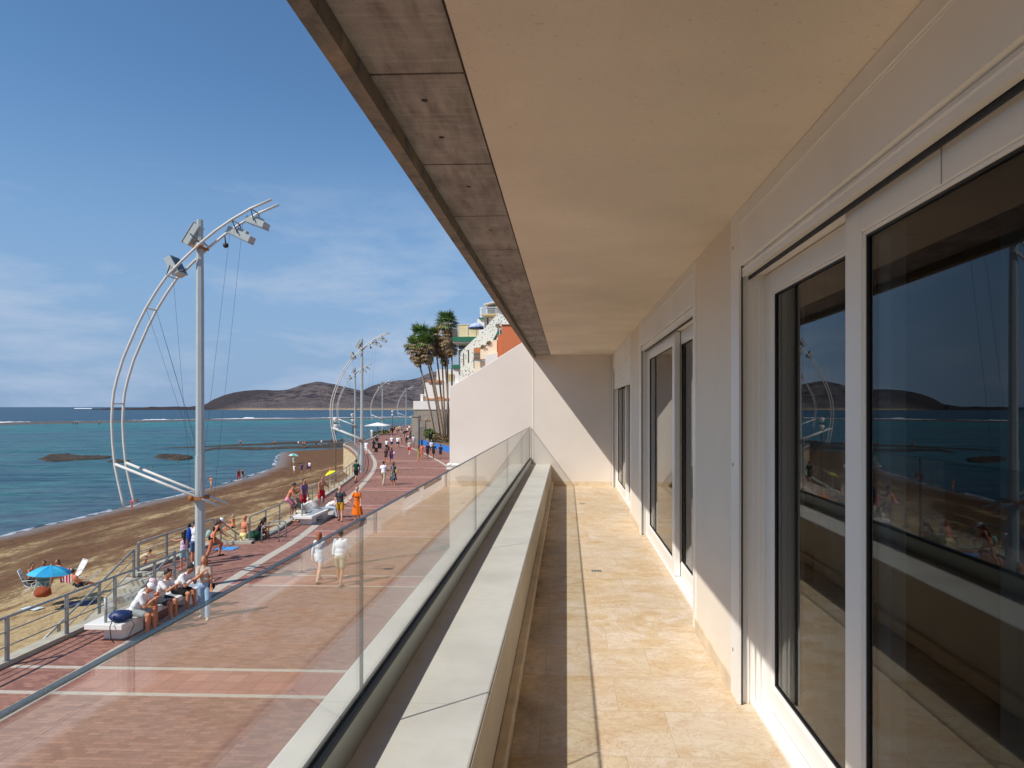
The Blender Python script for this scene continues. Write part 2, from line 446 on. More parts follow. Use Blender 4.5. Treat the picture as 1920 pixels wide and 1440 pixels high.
for zz in (5.45, 4.486, 6.578): MB().box(.8665, .8679, 3.592, 3.600, zz-.009, zz+.009).build('screw_slot', M_gasket, bld)
m = MB(); m.box(.9438, .9449, 1.758, 1.761, CZ+.562, CZ+.659); m.build('joint_line', M_steel, bld)
# rooms behind the doors (dark inside)
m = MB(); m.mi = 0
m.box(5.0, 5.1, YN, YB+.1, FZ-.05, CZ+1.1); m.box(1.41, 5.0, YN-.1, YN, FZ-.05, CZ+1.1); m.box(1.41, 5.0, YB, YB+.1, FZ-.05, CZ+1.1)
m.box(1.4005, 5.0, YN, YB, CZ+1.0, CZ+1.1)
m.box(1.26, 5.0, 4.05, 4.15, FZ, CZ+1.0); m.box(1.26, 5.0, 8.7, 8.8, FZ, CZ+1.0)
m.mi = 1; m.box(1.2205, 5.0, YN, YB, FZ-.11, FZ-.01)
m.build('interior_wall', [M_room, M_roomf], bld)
def curtain(y0, y1, x=1.30):
    m = MB(); n = int((y1-y0)/.03)
    pts = [(x+.03*math.sin(i*1.9)+.01*math.sin(i*.7), y0+(y1-y0)*i/n) for i in range(n+1)]
    for (xa, ya), (xb, yb) in zip(pts, pts[1:]):
        m.quad((xa, ya, FZ+.02), (xb, yb, FZ+.02), (xb, yb, CZ+.9), (xa, ya, CZ+.9))
    bmesh.ops.remove_doubles(m.bm, verts=m.bm.verts, dist=1e-4)
    o = m.build('curtain', M_curtain, bld, smooth=True)
    s = o.modifiers.new('thick', 'SOLIDIFY'); s.thickness = .004
curtain(3.05, 3.6); curtain(1.75, 2.05); curtain(7.3, 8.1); curtain(4.7, 5.1); curtain(11.9, 12.9)

# floor drains
for px, py in ((1118, 1071), (1092, 944.5)):
    c = G(px, py, FZ)
    m = MB(); m.box(-.045, .045, -.03, .03, .0005, .004)
    m.mi = 1
    for i in range(5): m.box(-.04+i*.018, -.033+i*.018, -.024, .024, .0045, .0052)
    o = m.build('floor_drain', [M_steel, M_dark], None); o.location = (c.x, c.y, FZ)
    tag(o, 'small metal floor drain in the beige tiles ' + ('nearer to the viewer' if py > 1000 else 'farther away near the end wall'), 'drain', 'floor drains in the balcony floor')

# end wall (privacy wall) closing the balcony, sticking out past the parapet
m = MB()
poly = [(-2.235, CZ-2.69), (-2.235, 6.13), (-1.63, 6.49), (-.89, 6.95), (-.2, 7.37), (-.2, 7.6), (1.4, 7.6), (1.4, CZ-2.69)]
m.prism(poly, YB, YB+.25, 'y')
wall_end = m.build('privacy_wall', M_wall, None, bevel=.01)
tag(wall_end, 'sunlit pale pink rendered wall with sloping top closing the far end of the balcony', 'wall')
m = MB(); m.box(-.64, -.625, YB-.006, YB-.0005, FZ+.42, CZ+.925); m.build('joint_bead', basic('cream_bead', (236, 226, 212), .7, .03), wall_end)
m = MB(); m.box(-.292, .87, YB-.012, YB-.0006, FZ+.0006, FZ+.085); m.build('skirting', M_marble_sk, wall_end)
# small bulky fixture at the outer edge of that wall
c = W(853, 872, 12.9)
m = MB(); m.ball((c.x, c.y-.02, c.z), .07, 2, (1.9, .8, .55)); m.ball((c.x-.09, c.y-.03, c.z+.01), .05, 2, (1.2, 1, .8)); m.box(c.x-.16, c.x+.42, c.y-.05, c.y+.06, c.z-.075, c.z-.055)
o = m.build('awning_roll', M_white2, None, smooth=True, sharp=40); tag(o, 'small white rolled fixture stuck on the outer edge of the pale end wall', 'fixture')

# ------------------------------------------------------------------ glass balustrade
XG = -.69
bal = empty('glass_balustrade', (XG, 0, FZ+.407), 0, 'frameless clear glass balustrade standing in a channel on the wide ledge of the balcony', 'railing')
ZG0, ZG1 = CZ-.973, CZ-.378
joints = [-3.95, 0.12, 2.275, 5.17, 8.0, 10.6, YB-.02]
for a, b in zip(joints, joints[1:]):
    m = MB(); m.box(-.006, .006, a+.0005, b-.002, ZG0-.06-bal.location.z, ZG1-bal.location.z)
    o = m.build('pane', M_glass, bal)
    m = MB(); m.box(-.0064, .0064, a+.0042, b-.0042, ZG1-bal.location.z+.0002, ZG1-bal.location.z+.0035)
    m.box(-.0064, .0064, b-.0016, b-.0004, ZG0-bal.location.z, ZG1-bal.location.z)
    m.build('glass_edge', M_gedge, o)
m = MB(); z0 = 0.001; z1 = ZG0-bal.location.z-.012
m.box(.010, .022, YN, YB-.01, z0, z1); m.box(-.022, -.010, YN, YB-.01, z0, z1); m.box(-.0099, .0099, YN, YB-.01, z0, z0+.02)
m.build('channel', M_chan, bal)
m = MB(); m.box(.0068, .0215, YN, YB-.01, z1+.0003, z1+.013); m.box(-.0215, -.0068, YN, YB-.01, z1+.0003, z1+.013)
m.build('rubber_seal', M_gasket, bal)

# ================================================================== GROUND
def sh_x(y):
    T = [(-400,-47),(-20,-47),(56,-47),(90,-47.3),(100,-48),(109,-50),(120,-52.3),(130,-56),(145,-62),(160,-68),(170,-66),(182,-52),(190,-40),(400,-30)]
    for (a, p), (b, q) in zip(T, T[1:]):
        if y <= b: return p + (q-p)*(y-a)/(b-a)
    return T[-1][1]
def sand_z(x, y):
    z = -5.0 + (x - sh_x(y))*.064
    if z > -4.0: z = -4.0 + (z+4.0)*.62
    z = min(z, -2.9)
    if y > 160: z -= (y-160)*.03
    return z

def brick_paving():
    t = NT('red_brick_paving'); v = t.co()
    w = t.n('ShaderNodeTexBrick'); w.offset = .5; w.inputs['Scale'].default_value = 1
    w.inputs['Brick Width'].default_value = .205; w.inputs['Row Height'].default_value = .103
    w.inputs['Mortar Size'].default_value = .004; w.inputs['Mortar Smooth'].default_value = .3; w.inputs['Bias'].default_value = -.1
    w.inputs['Color1'].default_value = lin((134, 90, 76)) + (1,); w.inputs['Color2'].default_value = lin((170, 122, 102)) + (1,); w.inputs['Mortar'].default_value = lin((84, 64, 58)) + (1,)
    t.l(v, w.inputs[0])
    a = t.noise(t.co((1, 1, 1)), .22, 6, .6); b = t.noise(v, .9, 5, .6)
    cell = t.n('ShaderNodeTexNoise'); cell.inputs['Scale'].default_value = 5.2; cell.inputs['Detail'].default_value = 1; t.l(t.co((1, 2, 1)), cell.inputs[0])
    k = t.mix(t.ramp(cell.outputs[0], [(.60, 0.), (.66, .25)]), w.outputs[0], lin((120, 88, 76)))
    k = t.mix(t.ramp(a, [(.4, 0.), (.7, .30)]), k, lin((132, 88, 78)))
    k = t.mix(t.ramp(b, [(.55, 0.), (.8, .25)]), k, lin((170, 124, 104)))
    t.col(k); t.set(Roughness=.8); t.bump(w.outputs['Fac'], -.2, .004); return t.m
M_brick = brick_paving()
def grid_tiles():
    t = NT('red_square_tiles'); v = t.co()
    w = t.n('ShaderNodeTexBrick'); w.offset = 0; w.inputs['Scale'].default_value = 1
    w.inputs['Brick Width'].default_value = .4; w.inputs['Row Height'].default_value = .4
    w.inputs['Mortar Size'].default_value = .006; w.inputs['Color1'].default_value = lin((156, 100, 86)) + (1,); w.inputs['Color2'].default_value = lin((180, 122, 104)) + (1,); w.inputs['Mortar'].default_value = lin((100, 68, 58)) + (1,)
    t.l(v, w.inputs[0]); t.col(w.outputs[0]); t.set(Roughness=.75); return t.m
M_gtile = grid_tiles()
M_band = basic('pale_stone_band', (186, 176, 160), .8, .14, 8)
M_kerb = basic('concrete_kerb', (176, 170, 152), .85, .16, 3, .3, 20)

E = [(-12.72, -30), (-12.72, 22.6), (-14.95, 22.6), (-14.95, 28.2), (-13.75, 28.4)]
E += [tuple(G(*p).xy) for p in ((500,1001),(540,975),(600,932),(630,913),(648,900),(661,889),(668,873),(670,858),(664,848),(653,839),(643,834),(655,829.5),(690,824.5),(715,812.5),(740,804),(757,798.5))]
E += [(-53, 240), (-50, 300)]
# paved promenade: one sheet with thickness
m = MB(); m.prism(E + [(60, 300), (60, -30)], -.35, 0.0, 'z')
tag(m.build('promenade', M_brick), 'red brick seaside promenade', kind='structure')
def offset_poly(pts, d):
    out = []
    for i, p in enumerate(pts):
        a = Vector(pts[max(0, i-1)]); b = Vector(pts[min(len(pts)-1, i+1)])
        t = (b-a).normalized(); n = Vector((t.y, -t.x))
        out.append((p[0]+n.x*d, p[1]+n.y*d))
    return out
def ribbon(m, pts, w, z0, z1):
    A = offset_poly(pts, -w/2); B = offset_poly(pts, w/2)
    for i in range(len(pts)-1):
        for zz in (z1,):
            m.quad((*A[i], zz), (*B[i], zz), (*B[i+1], zz), (*A[i+1], zz))
        m.quad((*A[i], z0), (*A[i+1], z0), (*A[i+1], z1), (*A[i], z1)); m.quad((*B[i], z0), (*B[i], z1), (*B[i+1], z1), (*B[i+1], z0))
    bmesh.ops.remove_doubles(m.bm, verts=m.bm.verts, dist=1e-5)
def smooth_line(pts, n=6):
    pts = [Vector((p[0], p[1])) for p in pts]; out = []
    for i in range(len(pts)-1):
        p0 = pts[max(0,i-1)]; p1 = pts[i]; p2 = pts[i+1]; p3 = pts[min(len(pts)-1,i+2)]
        for k in range(n):
            t = k/n
            q = .5*((2*p1)+(-p0+p2)*t+(2*p0-5*p1+4*p2-p3)*t*t+(-p0+3*p1-3*p2+p3)*t**3)
            out.append((q.x, q.y))
    out.append((pts[-1].x, pts[-1].y)); return out
# stone bands inlaid in the paving
m = MB()
lb = [(-10.45, -25), (-10.45, 6)] + [tuple(G(*p).xy) for p in ((0,1344),(250,1202),(500,1046),(547,1018),(592,985),(654,934),(680,908),(699,884),(703,866),(693,848),(684,838))]
ribbon(m, smooth_line(lb), .36, .0, .006)
rb = [tuple(G(*p).xy) for p in ((742,831.5),(752,836),(776,842),(810,857.5),(841,876))] + [(-8.6, 55), (-6.5, 44), (-5.2, 34), (-4.2, 20), (-4.0, -20)]
ribbon(m, smooth_line(rb), .30, .0, .006)
bands = []
for k in range(-3, 11):
    yc = 14.0 + k*8.3
    if yc < 75: bands.append(yc)
def lx(y):
    L_ = smooth_line(lb)
    for a, b in zip(L_, L_[1:]):
        if a[1] <= y <= b[1]: return a[0] + (b[0]-a[0])*(y-a[1])/(b[1]-a[1]+1e-9)
    return L_[-1][0]
for yc in bands:
    x0 = lx(yc) - (1.75 if yc < 16 else 0) + (.2 if yc >= 16 else 0)
    x1 = -1.0 if yc < 21 else (-4.6 if yc < 40 else -7)
    for d in (-.66, .66):
        q_ = .07 if yc < 17 else .045; m.box(x0, x1, yc+d-q_, yc+d+q_, .0, .0045)
tag(m.build('paving_bands', M_band), 'pale stone bands', kind='structure')
m = MB()
for yc in bands:
    m.box(lx(yc)+.2, -1.0 if yc < 21 else (-4.6 if yc < 40 else -7), yc-.585, yc+.585, .0, .002)
tag(m.build('paving_tiles', M_gtile), 'red square tiles', kind='structure')
# kerb
m = MB()
Ein = [(-12.55, -30), (-12.55, 22.43)]; ribbon(m, Ein, .34, .0, .11)
ribbon(m, [(-12.4, 22.75), (-14.8, 22.75)], .26, 0, .11); ribbon(m, [(-14.8, 22.9), (-14.8, 28.0)], .26, 0, .11)
ribbon(m, [(-14.95, 28.12), (-13.2, 28.25)], .3, 0, .10)
rest = smooth_line(offset_poly(E[4:-2], .17), 5); ribbon(m, rest, .34, 0, .11)
tag(m.build('kerb', M_kerb), 'pale concrete kerb', kind='structure')
# manhole covers
for i, (px, py) in enumerate(((722, 1063), )):
    c = G(px, py)
    m = MB(); m.box(-.33, .33, -.33, .33, .001, .009); m.mi = 1; m.box(-.29, .29, -.29, .29, .0092, .0125)
    o = m.build('manhole_cover', [M_dark, basic('rusty_iron', (120, 74, 62), .8, .2)]); o.location = (c.x, c.y, 0)
    tag(o, 'square rusty iron manhole cover in the paving behind the glass', 'manhole cover')

# sea wall below the promenade edge
def seawall_mat():
    t = NT('sandstone_sea_wall'); v = t.co()
    w = t.n('ShaderNodeTexVoronoi'); w.inputs['Scale'].default_value = 1.3; t.l(t.co((1, 1, 1.8)), w.inputs[0])
    n_ = t.noise(v, 2.2, 6, .6)
    k = t.mix(t.ramp(w.outputs['Distance'], [(.1, 0.), (.6, .6)]), lin((226, 206, 164)), lin((176, 152, 112)))
    k = t.mix(t.ramp(n_, [(.45, 0.), (.65, .5)]), k, lin((150, 132, 100)))
    t.col(k); t.set(Roughness=.9); t.bump(n_, .6, .05); return t.m
M_sea_wall = seawall_mat()
Es = [(-12.8, -30)] + smooth_line(E[1:], 1)[0:]
Eo = offset_poly(E, .06)
m = MB()
for a, b in zip(Eo, Eo[1:]):
    m.quad((*a, -6.5), (*b, -6.5), (*b, -.02), (*a, -.02))
wi = offset_poly(E, .8)
for a, b in zip(wi, wi[1:]):
    m.quad((*a, -6.5), (*a, -.36), (*b, -.36), (*b, -6.5))
for (a, b), (c_, d) in zip(zip(Eo, Eo[1:]), zip(wi, wi[1:])):
    pass
tag(m.build('sea_wall', M_sea_wall), 'sunlit sandstone sea wall curving under the promenade railing', 'wall')
bpy.data.objects['sea_wall']['kind'] = 'structure'

# beach
def sand_mat():
    t = NT('sand_with_seaweed'); v = t.co()
    sx = t.n('ShaderNodeSeparateXYZ'); t.l(v, sx.inputs[0])
    st = t.noise(t.co((.30, .075, .3), (0, 0, R(3))), 1.6, 9, .66, .5)
    fi = t.noise(t.co((1.5, .62, 1), (0, 0, R(4))), 1.6, 9, .74, .6)
    fg = t.noise(t.co((1.6, .7, 1)), 3.2, 8, .7)
    # amount of wrack: most between the shore and the middle of the beach
    am = t.ramp(t.n('ShaderNodeMapRange').outputs[0], [(0, 0.), (1, 1.)])
    mr = t.n('ShaderNodeMapRange'); t.l(sx.outputs[0], mr.inputs[0]); mr.inputs[1].default_value = -52; mr.inputs[2].default_value = -12
    den_ = t.ramp(mr.outputs[0], [(.0, .22), (.20, .20), (.32, .05), (.48, .09), (.66, .03), (.84, .0)])
    low = t.ramp(mr.outputs[0], [(.55, 0.), (.85, .11)])
    s = t.math('ADD', t.math('MULTIPLY', st, .58), t.math('MULTIPLY', fi, .42))
    s = t.math('SUBTRACT', t.math('ADD', s, den_), low)
    mask = t.ramp(s, [(.48, 0.), (.53, .65), (.60, .95)])
    sand = t.mix(t.ramp(fg, [(.32, 0.), (.7, 1.)]), lin((158, 134, 94)), lin((204, 180, 136)))
    weed = t.mix(t.ramp(fi, [(.35, 0.), (.65, 1.)]), lin((66, 45, 33)), lin((124, 86, 58)))
    k = t.mix(mask, sand, weed)
    dots = t.noise(t.co((1, .6, 1)), 9, 4, .7)
    k = t.mix(t.ramp(dots, [(.57, 0.), (.68, .6)]), k, lin((112, 88, 66)))
    # wet sand along the water
    sz = t.n('ShaderNodeMapRange'); t.l(sx.outputs[2], sz.inputs[0]); sz.inputs[1].default_value = -4.95; sz.inputs[2].default_value = -4.80; sz.inputs[3].default_value = .8; sz.inputs[4].default_value = 0
    k = t.mix(sz.outputs[0], k, lin((132, 126, 124)))
    t.col(k); t.set(Roughness=.9); t.p.inputs['Specular IOR Level'].default_value = .15
    t.bump(t.math('ADD', fg, t.math('MULTIPLY', dots, .4)), .9, .10); return t.m
m = MB(); xs = [-75+i*1.0 for i in range(64)]; ys = [-30+i*1.5 for i in range(150)]
gr = [[m.bm.verts.new((x, y, sand_z(x, y) + .05*noise.noise(Vector((x*.5, y*.3, 0))) + (.02*noise.noise(Vector((x*1.7, y*1.3, 3)))))) for x in xs] for y in ys]
for j in range(len(ys)-1):
    for i in range(len(xs)-1):
        m.bm.faces.new([gr[j][i], gr[j][i+1], gr[j+1][i+1], gr[j+1][i]])
tag(m.build('beach', sand_mat(), smooth=True), 'sand beach covered in brown seaweed', kind='structure')

# sea
def sea_mat():
    t = NT('sea_water'); v = t.co()
    sx = t.n('ShaderNodeSeparateXYZ'); t.l(v, sx.inputs[0])
    # distance inside the reef line (0 at the reef, grows towards the beach)
    s = t.math('SUBTRACT', t.math('ADD', sx.outputs[0], 357), t.math('MULTIPLY', t.math('SUBTRACT', sx.outputs[1], 416), .53))
    big = t.noise(t.co((.010, .010, 1), (0, 0, R(30))), 1.0, 6, .6)
    med = t.noise(t.co((.05, .022, 1)), 1.0, 7, .65, .5)
    s2 = t.math('ADD', s, t.math('MULTIPLY', t.math('SUBTRACT', big, .5), 160))
    mr = t.n('ShaderNodeMapRange'); t.l(s2, mr.inputs[0]); mr.inputs[1].default_value = -100; mr.inputs[2].default_value = 330
    k = t.ramp(mr.outputs[0], [(0, lin((14, 62, 98))), (.2, lin((20, 72, 104))), (.27, lin((30, 118, 138))), (.45, lin((30, 152, 150))), (.66, lin((40, 126, 134))), (.80, lin((74, 112, 132))), (1, lin((62, 122, 132)))])
    k = t.mix(t.ramp(med, [(.48, 0.), (.62, .7)]), k, t.mix(t.ramp(s, [(0, 0.), (1, 1.)]), lin((28, 82, 112)), lin((70, 96, 120))))
    # violet weed close to the beach
    sh = t.n('ShaderNodeMapRange'); t.l(sx.outputs[0], sh.inputs[0]); sh.inputs[1].default_value = -72; sh.inputs[2].default_value = -50
    vw = t.noise(t.co((.22, .05, 1)), 1.3, 7, .65, .5)
    k = t.mix(t.math('MULTIPLY', sh.outputs[0], t.ramp(vw, [(.35, .25), (.6, .85)])), k, lin((104, 108, 134)))
    k = t.mix(t.ramp(t.noise(t.co((.3, .3, 1)), 1.0, 5, .7), [(.72, 0.), (.76, .5)]), k, lin((150, 176, 186)))
    t.set(Roughness=.30); t.p.inputs['Specular IOR Level'].default_value = .12
    a = t.noise(t.co((.55, 1.0, 1)), 1.0, 5, .6); b = t.noise(t.co((.08, .2, 1)), 1.0, 4, .5); c = t.noise(t.co((.016, .05, 1)), 1.0, 4, .5)
    h = t.math('ADD', t.math('MULTIPLY', a, .16), t.math('ADD', t.math('MULTIPLY', b, .8), t.math('MULTIPLY', c, 3.2)))
    t.bump(h, 1.0, 1.3)
    # ripples also change what you see of the bottom
    rp = t.noise(t.co((.16, .40, 1), (0, 0, R(8))), 1.0, 7, .8); rp2 = t.noise(t.co((.03, .07, 1), (0, 0, R(8))), 1.0, 8, .8)
    k2 = t.mix(t.ramp(rp, [(.40, .75), (.49, 0.)]), k, lin((20, 62, 92)))
    k2 = t.mix(t.ramp(rp, [(.52, 0.), (.62, .6)]), k2, lin((116, 164, 174)))
    k2 = t.mix(t.ramp(rp2, [(.40, .7), (.49, 0.)]), k2, lin((22, 66, 98)))
    t.col(t.mix(1.0, k2, (.50, .62, .52), 'MULTIPLY'))
    return t.m
m = MB()
rings = [0, 300, 800, 2500, 9000, 40000]
m.quad((-40000, -3000, -5), (40000, -3000, -5), (40000, 45000, -5), (-40000, 45000, -5))
tag(m.build('sea', sea_mat()), 'sea', kind='structure')
# ground behind everything on the land side
m = MB(); m.quad((61, -400, -.4), (1500, -400, -.4), (1500, 1700, -.4), (61, 1700, -.4)); m.quad((-40, 301, -.4), (60.9, 301, -.4), (60.9, 1700, -.4), (-40, 1700, -.4)); m.quad((-12.8, -400, -.4), (60.9, -400, -.4), (60.9, -31, -.4), (-12.8, -31, -.4))
tag(m.build('ground', M_kerb), 'ground', kind='structure')

# foam along the beach and surf on the reef
def foam_mat():
    t = NT('foam'); v = t.co(); n_ = t.noise(v, .8, 8, .75)
    t.col(t.ramp(n_, [(.40, lin((128, 138, 150))), (.62, lin((206, 208, 212)))])); t.set(Roughness=.8); return t.m
M_foam = foam_mat()
def strip_mesh(m, line, w0, w1, z, jit, seed, hgt=.0):
    rnd = random.Random(seed); A = []; B = []
    for i, (x, y) in enumerate(line):
        n1_ = noise.noise(Vector((i*.37, seed, 0))); n2_ = noise.noise(Vector((i*.31, seed+9, 0))) + rnd.uniform(-.3, .3)*jit
        A.append(m.bm.verts.new((x - w0*(1+jit*n1_), y, z))); B.append(m.bm.verts.new((x + w1*(1+jit*n2_), y, z + hgt)))
    C_ = [m.bm.verts.new(((a.co.x+b.co.x)/2, (a.co.y+b.co.y)/2, z+.05+hgt)) for a, b in zip(A, B)]
    for i in range(len(A)-1):
        m.bm.faces.new([A[i], C_[i], C_[i+1], A[i+1]]); m.bm.faces.new([C_[i], B[i], B[i+1], C_[i+1]])
m = MB()
line = []; y = 40
while y < 160: line.append((sh_x(y)-.3+1.1*noise.noise(Vector((y*.12, 0, 5))), y)); y += .8
segs = [(0, 60), (66, 95), (104, 140)]
for k_, (a, b) in enumerate(segs): strip_mesh(m, line[a:b], .16, .22, -4.985, 2.6, 3+k_)
tag(m.build('shore_foam', M_foam), 'thin broken line of foam', kind='structure')

def rock_mat(name, c1, c2, c3):
    t = NT(name); v = t.co(); n_ = t.noise(v, .5, 9, .7); f = t.noise(v, 3.0, 6, .7)
    k = t.ramp(n_, [(.3, lin(c1)), (.5, lin(c2)), (.7, lin(c3))]); k = t.mix(t.ramp(f, [(.5, 0.), (.7, .5)]), k, lin(c1))
    t.col(k); t.set(Roughness=.85); t.bump(f, .8, .2); return t.m
M_rock = rock_mat('reef_rock', (26, 24, 22), (62, 50, 36), (98, 80, 52))
M_reef = rock_mat('outer_reef_rock', (58, 54, 50), (92, 86, 78), (128, 122, 114))
def rock_field(name, pxpoly, mat, hgt, step, label, cat='rock', zb=-5.25, ztop=-4.9, amp=1.0, group=None):
    "rough rock sheet whose outline is given on the water surface"
    P_ = [G(a, b, -5.0) for a, b in pxpoly]
    x0 = min(p.x for p in P_); x1 = max(p.x for p in P_); y0 = min(p.y for p in P_); y1 = max(p.y for p in P_)
    c = ((x0+x1)/2, (y0+y1)/2)
    def inside(x, y):
        r = False; n = len(P_); d = 1e9
        for i in range(n):
            a, b = P_[i], P_[(i+1) % n]
            if (a.y > y) != (b.y > y) and x < (b.x-a.x)*(y-a.y)/(b.y-a.y)+a.x: r = not r
            ab = Vector((b.x-a.x, b.y-a.y)); ap = Vector((x-a.x, y-a.y)); t_ = max(0, min(1, ap.dot(ab)/max(1e-6, ab.length_squared)))
            d = min(d, (ap-ab*t_).length)
        return d if r else -d
    m = MB(); nx = int((x1-x0+4*step)/step)+1; ny = int((y1-y0+4*step)/step)+1
    rows = []
    for j in range(ny):
        row = []
        for i in range(nx):
            x = x0-2*step+i*step; y = y0-2*step+j*step
            d = inside(x, y) + step*1.3*noise.noise(Vector((x/step*.3, y/step*.3, 1)))
            h = max(-1, min(1, d/(step*1.2)))
            n_ = noise.noise(Vector((x*.25/step*1.3, y*.25/step*1.3, 7)))*.5+noise.noise(Vector((x/step*.8, y/step*.8, 2)))*.35
            z = -5.0 + (h*.5+.05)*hgt + (n_*hgt*.6*amp if h > 0 else 0) if h > -.99 else zb
            row.append(m.bm.verts.new((x-c[0], y-c[1], z+5)))
        rows.append(row)
    for j in range(ny-1):
        for i in range(nx-1):
            q = [rows[j][i], rows[j][i+1], rows[j+1][i+1], rows[j+1][i]]
            if max(v.co.z for v in q) > -.2: m.bm.faces.new(q)
    bmesh.ops.delete(m.bm, geom=[v for v in m.bm.verts if not v.link_faces], context='VERTS')
    o = m.build(name, mat, smooth=False); o.location = (c[0], c[1], -5)
    return tag(o, label, cat, group)
rock_field('rock', [(73,861),(92,853),(130,852),(150,855),(210,856),(206,860),(150,863),(92,866)], M_rock, .40, .40, 'long flat brown rock island in the lagoon, leftmost one', group='rock islands in the lagoon')
rock_field('rock', [(200,866),(215,861.5),(243,863),(243,866),(222,868)], M_rock, .32, .35, 'small brown rock showing above the water behind the curved lamp tubes', group='rock islands in the lagoon')
rock_field('rock', [(290,857),(300,853),(335,854),(362,857),(360,861),(335,864),(300,860)], M_rock, .60, .35, 'craggy brown rock island just left of the nearest lamp post', group='rock islands in the lagoon')
rock_field('rock_shelf', [(380,850),(395,843),(420,842),(470,844),(530,842),(640,839),(690,832),(720,828),(720,823),(640,829),(600,834),(560,837),(500,839),(440,839),(400,840),(380,844)], M_rock, .5, 1.6, 'brown weedy rock shelf running from the lagoon to the quay', 'rock', amp=.6)
rock_field('rock_shelf', [(300,840),(380,836.5),(470,832),(520,829.5),(640,825.5),(640,829),(560,833),(480,835),(400,838),(330,841)], M_rock, .4, 2.2, 'outer strip of brown rock shelf beyond the narrow pool', 'rock', amp=.6)
# outer reef bar
P_reef = [(-60,800),(0,796.5),(60,795),(130,794),(200,793),(300,790.8),(370,789.6),(470,788.2),(560,787.2),(700,785.2),(780,784.5),(780,782.6),(700,783.6),(560,785.2),(470,786.2),(370,787.2),(300,788.6),(200,790.2),(130,791.2),(60,792),(0,793),(-60,795)]
rock_field('reef_bar', P_reef, M_reef, 1.4, 9, 'long grey rock bar far out where the waves break', 'reef', amp=.35)
m = MB()
for k_, (xa, xb, ya, yb, th) in enumerate(((-60, 118, 793.2, 791.8, 3.2), (215, 320, 789.6, 787.8, 2.6), (262, 316, 788.0, 787.4, 3.2), (375, 570, 786.8, 784.8, 3.4), (565, 700, 784.8, 783.2, 2.6), (690, 800, 783.2, 782.2, 2.4), (138, 172, 766.0, 766.0, .22), (455,475,783.6,783.4,2.2), (105,225,791.6,789.6,2.5), (310, 385, 787.8, 786.8, 2.3))):
    n = 26; A = []; B = []; C_ = []
    for i in range(n+1):
        t_ = i/n; px = xa+(xb-xa)*t_; py = ya+(yb-ya)*t_; e = math.sin(math.pi*t_)**.4
        q = th*e*(.55+.6*abs(noise.noise(Vector((px*.09, k_*3, 0)))))
        p = G(px, py+.3, -5); p2 = G(px, py-.9, -5)
        hh = q/F_*(p.y)
        A.append(m.bm.verts.new((p.x, p.y, -5.05))); C_.append(m.bm.verts.new((p.x, p.y+2, -5+hh))); B.append(m.bm.verts.new((p2.x, p2.y+2, -5.05)))
    for i in range(n):
        m.bm.faces.new([A[i], A[i+1], C_[i+1], C_[i]]); m.bm.faces.new([C_[i], C_[i+1], B[i+1], B[i]])
tag(m.build('surf', basic('surf_foam', (236, 238, 240), .9, .05, .3)), 'white surf', kind='structure')

# hills across the bay
def hill_mat():
    t = NT('bare_volcanic_hills'); v = t.co((.001, .001, .001))
    sx = t.n('ShaderNodeSeparateXYZ'); t.l(t.co(), sx.inputs[0])
    a = t.noise(v, 4.5, 10, .65, .4); b = t.noise(t.co((.001, .001, .0012)), 17, 9, .72, .3)
    k = t.ramp(a, [(.3, lin((86, 80, 82))), (.5, lin((108, 99, 98))), (.7, lin((128, 115, 108)))])
    hi = t.n('ShaderNodeMapRange'); t.l(sx.outputs[2], hi.inputs[0]); hi.inputs[1].default_value = 12; hi.inputs[2].default_value = 40
    k = t.mix(t.math('MULTIPLY', t.ramp(b, [(.48, 0.), (.56, .9)]), hi.outputs[0]), k, lin((58, 54, 60)))
    k = t.mix(t.ramp(b, [(.32, .35), (.42, 0.)]), k, lin((132, 120, 108)))
    lo = t.n('ShaderNodeMapRange'); t.l(sx.outputs[2], lo.inputs[0]); lo.inputs[1].default_value = -1.5; lo.inputs[2].default_value = 4; lo.inputs[3].default_value = .85; lo.inputs[4].default_value = 0
    lx_ = t.n('ShaderNodeMapRange'); t.l(sx.outputs[0], lx_.inputs[0]); lx_.inputs[1].default_value = -1260; lx_.inputs[2].default_value = -1130
    k = t.mix(t.math('MULTIPLY', lo.outputs[0], lx_.outputs[0]), k, lin((176, 154, 126)))
    k = t.mix(t.math('SUBTRACT', 1.0, lx_.outputs[0]), k, lin((70, 64, 66)))
    t.col(k); t.set(Roughness=.95); t.p.inputs['Specular IOR Level'].default_value = .1
    t.bump(b, 1.0, 22); return t.m
M_hill = hill_mat()
def interp(T, x):
    if x <= T[0][0]: return T[0][1]
    for (a, p), (b, q) in zip(T, T[1:]):
        if x <= b: return p + (q-p)*(x-a)/(b-a)
    return T[-1][1]
front = [(140,769),(178,767.3),(190,766.2),(200,765.3),(270,764.6),(283,762.4),(300,763),(330,762.2),(355,762.8),(372,760.5),(386,757.5),(400,749),(420,741),(438,736),(460,732.5),(482,731),(500,731.2),(516,732),(530,731.5),(540,730),(552,726.5),(563,722),(578,718.6),(594,715.4),(602,716),(610,717.3),(625,719.8),(646,725.6),(669,730.5),(700,739),(740,752),(800,759),(1100,763)]
back = [(560,764),(640,748),(669,738),(682,731.5),(693,726),(716,718),(730,716),(747,713),(760,713),(771,712),(787,708),(802,700.6),(813,697.5),(860,690),(1000,684),(1150,690)]
